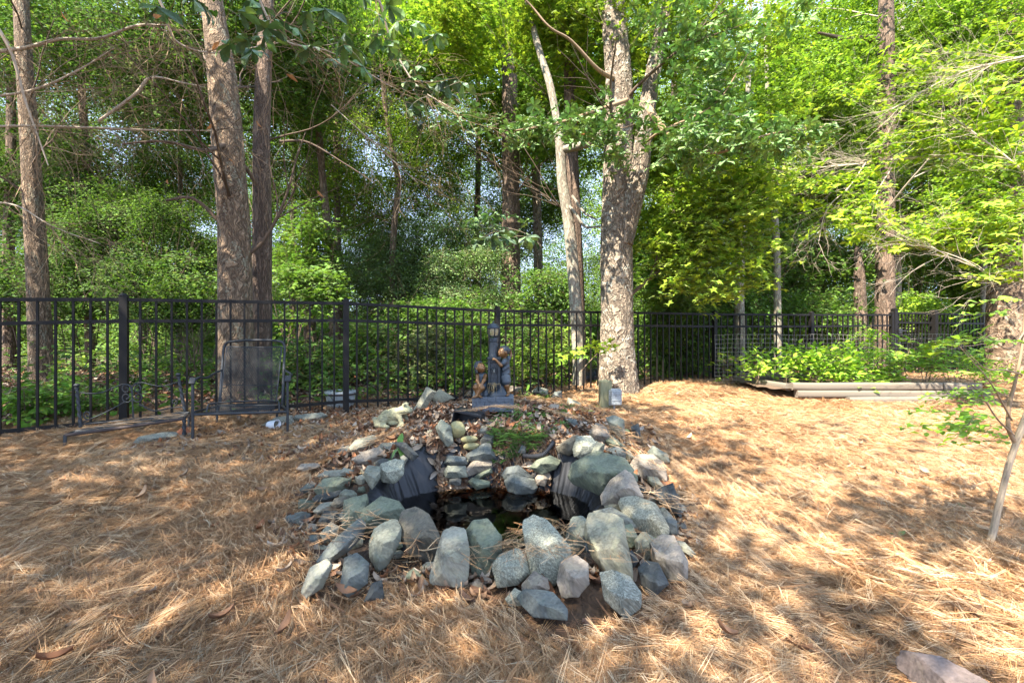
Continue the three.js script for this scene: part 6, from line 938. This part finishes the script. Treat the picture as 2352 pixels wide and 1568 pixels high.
// ---------------------------------------------------------------- raised bed: landscape timbers, wire fence, plants
{
  const q5 = (x, y, d) => P(1607.2 + 0.3167 * x, 674.2 + 0.3167 * y, d), wt = texture(512, (u, v) => { const n = fbm(u * 4, v * 44, 4, 44, 23, 4), s = fbm(u * 5, v * 5, 5, 5, 28, 3); return mixc(mixc([0.07, 0.052, 0.036], [0.29, 0.235, 0.17], clamp(n * 1.5 - 0.2)), [0.15, 0.13, 0.10], sstep(0.45, 0.7, s) * 0.8); }), timberM = std({ map: rep(wt, 0.6, 5), bumpMap: rep(wt, 0.6, 5), bumpScale: 0.006, roughness: 0.95 });
  const dA = hit(q5x(690), q5y(795)), dB = hit(q5x(2070), q5y(790)); function q5x(x) { return 1607.2 + 0.3167 * x; } function q5y(y) { return 674.2 + 0.3167 * y; }
  const timber = (a, b, label) => { const L = a.distanceTo(b), g = new THREE.CylinderGeometry(0.052, 0.052, L, 14, 10); const p = g.attributes.position, uv = g.attributes.uv; for (let i = 0; i < p.count; i++) { p.setZ(i, clamp(p.getZ(i), -0.04, 0.04) * 1.05); p.setX(i, clamp(p.getX(i), -0.045, 0.045)); const y = p.getY(i); p.setX(i, p.getX(i) + 0.006 * N3(y * 2, a.y * 9, 3)); const c = uv.getX(i); uv.setXY(i, y * 0.6, c); } g.rotateZ(Math.PI / 2); const d = b.clone().sub(a).normalize(); g.applyQuaternion(new THREE.Quaternion().setFromUnitVectors(V(1, 0, 0), d)); const c = a.clone().lerp(b, 0.5); g.translate(c.x, c.y, c.z); g.computeVertexNormals(); solo('landscape_timber', g, timberM, label, 'timber', 'timbers edging the raised bed'); };
  const y0 = groundY(P(q5x(1200), 900, dA).x, dA) + 0.045, X0 = P(q5x(700), 900, dA).x, X1 = P(q5x(1750), 900, dA).x, X2 = P(q5x(2060), 900, dB).x;
  timber(V(P(q5x(1090), 900, dA - 0.1).x, y0 - 0.0, -dA + 0.07), V(X2 - 0.5, y0 + 0.0, -dA + 0.05), 'bleached lowest timber of the front edge of the raised bed');
  timber(V(X0, y0 + 0.075, -dA), V(X2, y0 + 0.07, -dA), 'weathered middle timber of the front edge of the raised bed');
  timber(V(X0 - 0.05, y0 + 0.165, -dA - 0.01), V(X1, y0 + 0.165, -dA - 0.01), 'weathered top timber of the front edge of the raised bed');
  timber(V(X1 + 0.02, y0 + 0.162, -dA - 0.015), V(X2 - 0.1, y0 + 0.158, -dA), 'shorter top timber at the right end of the raised bed');
  const LB = q5(262, 645, dA + 1.15); LB.y = y0 + 0.15; timber(V(X0 - 0.04, y0 + 0.15, -dA - 0.08), LB, 'dark mossy timber along the left end of the raised bed');
  timber(V(LB.x + 0.05, y0 + 0.20, LB.z - 0.02), V(LB.x + 2.1, y0 + 0.20, LB.z + 0.12), 'pale timber along the back of the raised bed');
  const soil = new THREE.PlaneGeometry(X2 - X0 + 0.3, 1.2, 30, 12); soil.rotateX(-Math.PI / 2); const sp = soil.attributes.position; for (let i = 0; i < sp.count; i++) sp.setXYZ(i, sp.getX(i) + (X0 + X2) / 2 - 0.1, y0 + 0.13 + 0.03 * N3(sp.getX(i) * 4, sp.getZ(i) * 4, 6), sp.getZ(i) - dA - 0.6); soil.computeVertexNormals(); solo('bed_soil', soil, std({ color: lin(0.12, 0.075, 0.045), roughness: 1, bumpMap: rep(rockBump, 6), bumpScale: 0.03 }), 'brown soil filling the raised bed inside the timbers', 'soil').userData.kind = 'structure';
  // wire fence around the bed
  const wire = std({ color: lin(0.42, 0.38, 0.33), roughness: 0.5, metalness: 0.5 }), wf = thing('wire_fence', 'low rusty wire mesh fence round the raised bed', 'wire fence', V(X0, y0, -dA - 0.9)), hs = [], vs = [], r = rng(44);
  const run = [V(X0 - 0.55, 0, -dA - 0.95), V(X0 + 0.4, 0, -dA - 1.0), V((X0 + X2) / 2, 0, -dA - 0.95), V(X2 - 0.3, 0, -dA - 0.85), V(X2 + 0.15, 0, -dA - 0.5)], cv = new THREE.CatmullRomCurve3(run), at = (u, h) => cv.getPoint(u).add(V(0.012 * N3(u * 30, h * 5, 2), y0 + 0.12 + h + 0.014 * N3(u * 18, h * 3, 5), 0.03 * N3(u * 9, h * 4, 8)));
  for (let i = 0; i < 13; i++) { const h = 0.68 * Math.pow(i / 12, 1.1), p = []; for (let j = 0; j <= 40; j++) p.push(at(j / 40, h)); hs.push(tube(p, 0.0014, 4, 80)); }
  for (let j = 0; j <= 62; j++) { const p = []; for (let i = 0; i <= 6; i++) p.push(at(j / 62, 0.68 * i / 6)); vs.push(tube(p, 0.0011, 4, 8)); }
  hs.forEach(g => part('horizontal_wire', g, wire, wf)); vs.forEach(g => part('vertical_wire', g, wire, wf));
  // plants in the bed
  const plant = (label, kind, x, top, spread, n, seed, o = {}) => { const b = P(q5x(x), 880, dA + 0.55 + 0.3 * (o.back || 0)); b.y = y0 + 0.14; const h = P(0, q5y(top), dA + 0.55).y - b.y, t = thing('bed_plant', label, 'plant', b.clone(), 'plants in the raised bed'), q = rng(seed), gs = [], items = []; for (let i = 0; i < (o.stems || 5); i++) { const a = q() * 6.28, p0 = b.clone().add(V((q() - 0.5) * 0.12, -0.02, (q() - 0.5) * 0.12)), tip = b.clone().add(V((q() - 0.5) * spread * 2, h * (0.55 + 0.45 * q()), (q() - 0.5) * spread)), mid = p0.clone().lerp(tip, 0.5).add(V(0, 0.05, 0)); gs.push(tube([p0, mid, tip], [0.005, 0.004, 0.002], 5, 10)); const c = new THREE.CatmullRomCurve3([p0, mid, tip]); for (let k = 0; k < n * 0.62; k++) { const u = 0.25 + 0.75 * q(), p = c.getPoint(u); Q.setFromEuler(new THREE.Euler((q() - 0.5) * 0.8, q() * 6.28, 0.25 + (q() - 0.5) * 0.8, 'YXZ')); const kk = 1.25 + 0.7 * q(); items.push({ p, q: Q.clone(), s: (o.s || 1) * (0.85 + 0.65 * q()), c: lin(kk, kk, kk) }); } } part('stem', merge(gs), B.twig, t); instanced('foliage', SP[kind], MATS[kind] || leafMat, items, t); };
  SP.pinnate = spray(21, { kind: 'oval', n: 11, L: 0.10, W: 0.042, len: 0.34, flat: 0.35, droop: 0.3, tones: LIME, twig: 0.002 });
  plant('bushy rounded-leaved plant at the left end of the raised bed', 'ovalLime', 430, 450, 0.3, 5, 1, { s: 0.8 });
  plant('tall leafy shoot left of the first fence post above the raised bed', 'ovalLime', 640, 360, 0.2, 6, 2, { s: 0.8 });
  plant('tangle of light green leaves in the middle left of the raised bed', 'ovalLime', 860, 440, 0.3, 7, 3, { s: 0.8 });
  plant('tall seedling with reddish top leaves in the middle of the raised bed', 'rosetteLime', 1060, 260, 0.14, 5, 4, { stems: 3 });
  plant('broad-leaved sunlit plant in front of the wire in the middle of the raised bed', 'ovalLime', 1000, 540, 0.25, 6, 5, { s: 0.9 });
  plant('upright leafy plant right of the middle of the raised bed', 'ovalLime', 1190, 430, 0.25, 6, 6, { s: 0.85 });
  plant('vine climbing straight up past the fence top above the raised bed', 'ovalLime', 1225, 110, 0.04, 14, 7, { stems: 2, s: 0.55, back: 2 });
  plant('pinnate-leaved sapling at the right of the raised bed', 'pinnate', 1450, 380, 0.3, 5, 8);
  plant('narrow-leaved arching plant near the right end of the raised bed', 'pinnate', 1650, 350, 0.25, 6, 9, { s: 1.1 });
  plant('leafy plant at the right end of the raised bed before the gate', 'pinnate', 1850, 380, 0.25, 6, 10);
  plant('low green growth along the front of the raised bed', 'ovalLime', 1350, 600, 0.4, 6, 11, { s: 0.7 });
  plant('feathery weed beside the thick edge trunk at the bed corner', 'fineLime', 2085, 470, 0.08, 7, 12, { s: 0.6 });
}
// ---------------------------------------------------------------- sapling in the right foreground
{
  const sapM = std({ color: lin(0.50, 0.38, 0.25), map: rep(slateTex, 3), roughness: 0.8 }), b = onGround(2268, 1268), d = -b.z, t = thing('crape_myrtle_sapling', 'slender pale-stemmed sapling at the right edge of the foreground', 'sapling', b.clone()), S = a => a.map(([x, y, o]) => P(x, y, d + (o || 0)));
  part('stem', tube(S([[2264, 1285], [2282, 1220], [2300, 1140], [2318, 1070], [2334, 1020], [2350, 975], [2362, 940]]), [0.016, 0.015, 0.0135, 0.013, 0.014, 0.013, 0.012], 12, 40, (u, v) => 0.12 * N3(u * 4, v * 12, 2)), sapM, t);
  part('stem', tube(S([[2334, 1020], [2318, 985], [2318, 940], [2332, 880], [2348, 800], [2356, 700], [2352, 560]]), [0.010, 0.009, 0.008, 0.007, 0.006, 0.005, 0.004], 8, 40), B.twig, t);
  part('stem', tube(S([[2285, 1300, -0.05], [2310, 1282, -0.04], [2345, 1262, 0], [2400, 1225, 0.05]]), [0.014, 0.014, 0.013, 0.012], 8, 18), sapM, t);
  part('twig', tube(S([[2348, 860], [2310, 850, -0.05], [2262, 845, -0.1], [2215, 800, -0.1]]), [0.005, 0.004, 0.003, 0.0015], 6, 20), B.twig, t); part('twig', tube(S([[2325, 965], [2300, 920, -0.05], [2270, 870, -0.1], [2200, 790, -0.1]]), [0.005, 0.004, 0.003, 0.0015], 6, 20), B.twig, t); part('twig', tube(S([[2330, 1000], [2290, 960, -0.05], [2240, 890, -0.08], [2170, 860, -0.1]]), [0.005, 0.004, 0.003, 0.0015], 6, 20), B.twig, t); part('twig', tube(S([[2356, 760], [2320, 800, -0.1], [2280, 785, -0.15], [2245, 762, -0.15]]), [0.004, 0.003, 0.0025, 0.001], 6, 20), B.twig, t);
  SP.myrtle = spray(22, { kind: 'obovate', n: 11, L: 0.048, W: 0.030, len: 0.22, flat: 0.45, droop: 0.15, tones: LIME, twig: 0.0016 });
  const it = [], r = rng(66), put = (x, y, o, yaw, s) => { Q.setFromEuler(new THREE.Euler((r() - 0.5) * 0.7, yaw, (r() - 0.5) * 0.5, 'YXZ')); const k = 1.3 + 0.3 * r(); it.push({ p: P(x, y, d + o), q: Q.clone(), s, c: lin(k, k, k * 0.9) }); };
  for (const [x, y, o, n, sx, sy] of [[2310, 790, -0.1, 5, 50, 20], [2270, 905, -0.05, 9, 90, 30], [2250, 960, -0.1, 9, 70, 30], [2340, 700, 0, 4, 20, 60], [2330, 1010, 0, 3, 20, 20], [2340, 860, 0.05, 4, 20, 40], [2225, 975, -0.1, 3, 30, 20]]) for (let i = 0; i < n; i++) put(x + (r() - 0.5) * sx, y + (r() - 0.5) * sy, o + (r() - 0.5) * 0.2, Math.PI + (r() - 0.5) * 1.6, 0.75 + 0.4 * r());
  instanced('foliage', SP.myrtle, leafMat, it, t);
}
// ---------------------------------------------------------------- seedlings and ferns about the pond
{
  const big = (L, W) => { const pos = [], idx = []; const n = 8; for (let i = 0; i <= n; i++) { const t = i / n, w = W * Math.pow(Math.sin(Math.PI * Math.min(1, 0.04 + 0.96 * t)), 0.75) * (1.15 - 0.35 * t) * 0.5; for (const k of [-1, 0, 1]) pos.push(t * L, -0.25 * L * t * t + 0.22 * w * Math.abs(k) + 0.002 * Math.sin(i * 2) * Math.abs(k), k * w); } for (let i = 0; i < n; i++) for (let k = 0; k < 2; k++) { const a = i * 3 + k; idx.push(a, a + 1, a + 3, a + 3, a + 1, a + 4); } const g = new THREE.BufferGeometry(); g.setAttribute('position', new THREE.Float32BufferAttribute(pos, 3)); g.setIndex(idx); g.computeVertexNormals(); return g; };
  const lm = new THREE.MeshPhysicalMaterial({ color: lin(0.10, 0.23, 0.03), roughness: 0.95, transmission: 0.4, thickness: 0, side: THREE.DoubleSide }), sm = std({ color: lin(0.14, 0.16, 0.05), roughness: 0.8 });
  const seedling = (label, px, py, leaves, h, mat = lm) => { const b = onGround(px, py), t = thing('seedling', label, 'seedling', b.clone(), 'seedlings among the stones'); const top = b.clone().add(V(0, h, 0)); part('stem', tube([b, top.clone().add(V(0.006, -0.01, 0)), top], 0.0018, 5, 6), sm, t); for (const [yaw, pitch, L, W, dy] of leaves) { const g = big(L, W); g.rotateZ(pitch); g.rotateY(yaw); g.translate(top.x, top.y - (dy || 0), top.z); part('leaf', g, mat, t); } };
  seedling('three-leaved bright green seedling rising between the stones on the left bank', 917, 1062, [[1.5, 1.1, 0.09, 0.042, 0], [3.7, -0.7, 0.085, 0.045, 0.01], [5.4, -0.6, 0.085, 0.045, 0.012]], 0.10);
  seedling('two-leaved pale green seedling on the right bank', 1447, 1010, [[2.6, 0.5, 0.075, 0.05, 0], [5.3, -0.3, 0.08, 0.05, 0.02]], 0.06);
  seedling('small yellowish-green leaf by the left liner', 828, 1078, [[0.6, 0.1, 0.08, 0.05, 0]], 0.03);
  seedling('small green leaf pair below the three-leaved seedling', 879, 1070, [[0.3, 0.2, 0.055, 0.035, 0]], 0.03);
  seedling('small green leaf standing on the broad pinkish stone at the right', 1506, 1276, [[0.5, 0.4, 0.05, 0.045, 0]], 0.06);
  seedling('small green leaf between the stones on the right edge', 1498, 1158, [[0.2, 0.3, 0.045, 0.035, 0]], 0.03);
  seedling('small green sprig in the straw at the right foreground', 2065, 1250, [[0.4, 0.5, 0.06, 0.025, 0], [2.4, 0.3, 0.06, 0.025, 0], [4.4, 0.2, 0.05, 0.02, 0]], 0.04);
  seedling('green leafy runner in the straw left of the sapling', 2215, 1185, [[3.0, 0.1, 0.07, 0.035, 0], [0.2, 0.1, 0.07, 0.035, 0], [1.2, 0.5, 0.06, 0.03, 0], [4.4, 0.2, 0.06, 0.03, 0], [5.5, 0, 0.07, 0.03, 0]], 0.04);
  // maple shoots leaning in front of the biggest trunk
  { const b = P(1330, 860, 5.6), t = thing('maple_shoot', 'bright maple shoot with pointed lobed leaves at the left side of the biggest trunk', 'seedling', b.clone()); part('stem', tube([b, P(1345, 840, 5.6), P(1372, 812, 5.6)], 0.004, 5, 8), B.twig, t); SP.maple = spray(25, { kind: 'star', n: 11, L: 0.12, W: 0.1, len: 0.28, flat: 0.5, tones: LIME, twig: 0.002, off: 0.1 }); const it = [], r = rng(3); for (const [x, y, yaw] of [[1340, 800, 0], [1350, 815, 2.6], [1375, 795, 0.5], [1330, 815, 3.2]]) { Q.setFromEuler(new THREE.Euler(-0.5, yaw, 0.1, 'YXZ')); it.push({ p: P(x, y, 5.55), q: Q.clone(), s: 0.9, c: lin(1, 1, 1) }); } instanced('foliage', SP.maple, leafMat, it, t); }
  // ferny weeds on the mound
  const frond = seed => { const r = rng(seed), pos = [], col = []; for (let b = 0; b < 3; b++) { const a0 = r() * 6.28, L = 0.07 + 0.05 * r(); for (let i = 0; i < 9; i++) { const t = (i + 1) / 9, x = Math.cos(a0) * L * t * 0.8, z = Math.sin(a0) * L * t * 0.8, y = L * (0.75 * t - 0.5 * t * t), s = 0.03 * (1.15 - t) + 0.008; for (const k of [-1, 1]) { const a = a0 + k * 1.0, w = 0.0042; const p0 = [x, y, z], p1 = [x + Math.cos(a) * s, y + 0.004, z + Math.sin(a) * s], q0 = [x + Math.cos(a0) * w + Math.cos(a) * s * 0.5, y + 0.006, z + Math.sin(a0) * w + Math.sin(a) * s * 0.5], q1 = [x - Math.cos(a0) * w + Math.cos(a) * s * 0.5, y, z - Math.sin(a0) * w + Math.sin(a) * s * 0.5]; pos.push(...p0, ...q0, ...p1, ...p0, ...p1, ...q1); const c = 0.8 + 0.5 * r(); for (let q = 0; q < 6; q++) col.push(0.12 * c, 0.235 * c, 0.045 * c); } } } const g = new THREE.BufferGeometry(); g.setAttribute('position', new THREE.Float32BufferAttribute(pos, 3)); g.setAttribute('color', new THREE.Float32BufferAttribute(col, 3)); g.computeVertexNormals(); return g; };
  const fg = frond(7), bed = (label, spots, seed) => { const r = rng(seed), it = []; for (const [x, y, sx, sy, n] of spots) for (let i = 0; i < n; i++) { const px = 666.4 + 0.4 * (x + (r() - 0.5) * 2 * sx), py = 862.4 + 0.4 * (y + (r() - 0.5) * 2 * sy), p = onGround(px, py); p.y += 0.015; Q.setFromEuler(new THREE.Euler((r() - 0.5) * 0.7, r() * 6.28, (r() - 0.5) * 0.7, 'YXZ')); const k = 0.8 + 0.5 * r(); it.push({ p, q: Q.clone(), s: 0.55 + 0.8 * r(), c: lin(k * (1 + 0.2 * r()), k, k) }); } tag(instanced('fern_growth', fg, leafMat, it, scene), label, 'ferns', null, 'stuff'); };
  bed('feathery green weeds hanging down the mound between the statue and the water', [[1310, 300, 130, 100, 95], [1400, 390, 80, 70, 55], [1250, 440, 90, 80, 55], [1230, 240, 40, 30, 12], [1250, 500, 50, 20, 12], [1060, 205, 40, 14, 8], [1190, 215, 40, 12, 8]], 5);
  bed('feathery green weeds on the mound right of the statue and along the hose', [[1340, 110, 40, 25, 26], [1420, 135, 60, 18, 20], [1580, 220, 25, 40, 16], [1640, 225, 30, 14, 8], [1560, 310, 30, 30, 10], [1785, 220, 14, 8, 3]], 6);
  // roots and stems of the weeds
  const r = rng(19), gs = []; for (let i = 0; i < 130; i++) { const px = 666.4 + 0.4 * (1200 + r() * 320), py = 862.4 + 0.4 * (220 + r() * 260), p = onGround(px, py), e = p.clone().add(V((r() - 0.5) * 0.16, -0.02 - 0.1 * r(), 0.04 + 0.06 * r())); p.y += 0.03; gs.push(tube([p, p.clone().lerp(e, 0.5).add(V(0, 0.02, 0.02)), e], 0.0012, 3, 5)); } solo('weed_stems', merge(gs), B.twig, 'thin dry stems trailing from the weeds over the mound face', 'stems').userData.kind = 'stuff';
}
renderer.render(scene, camera);
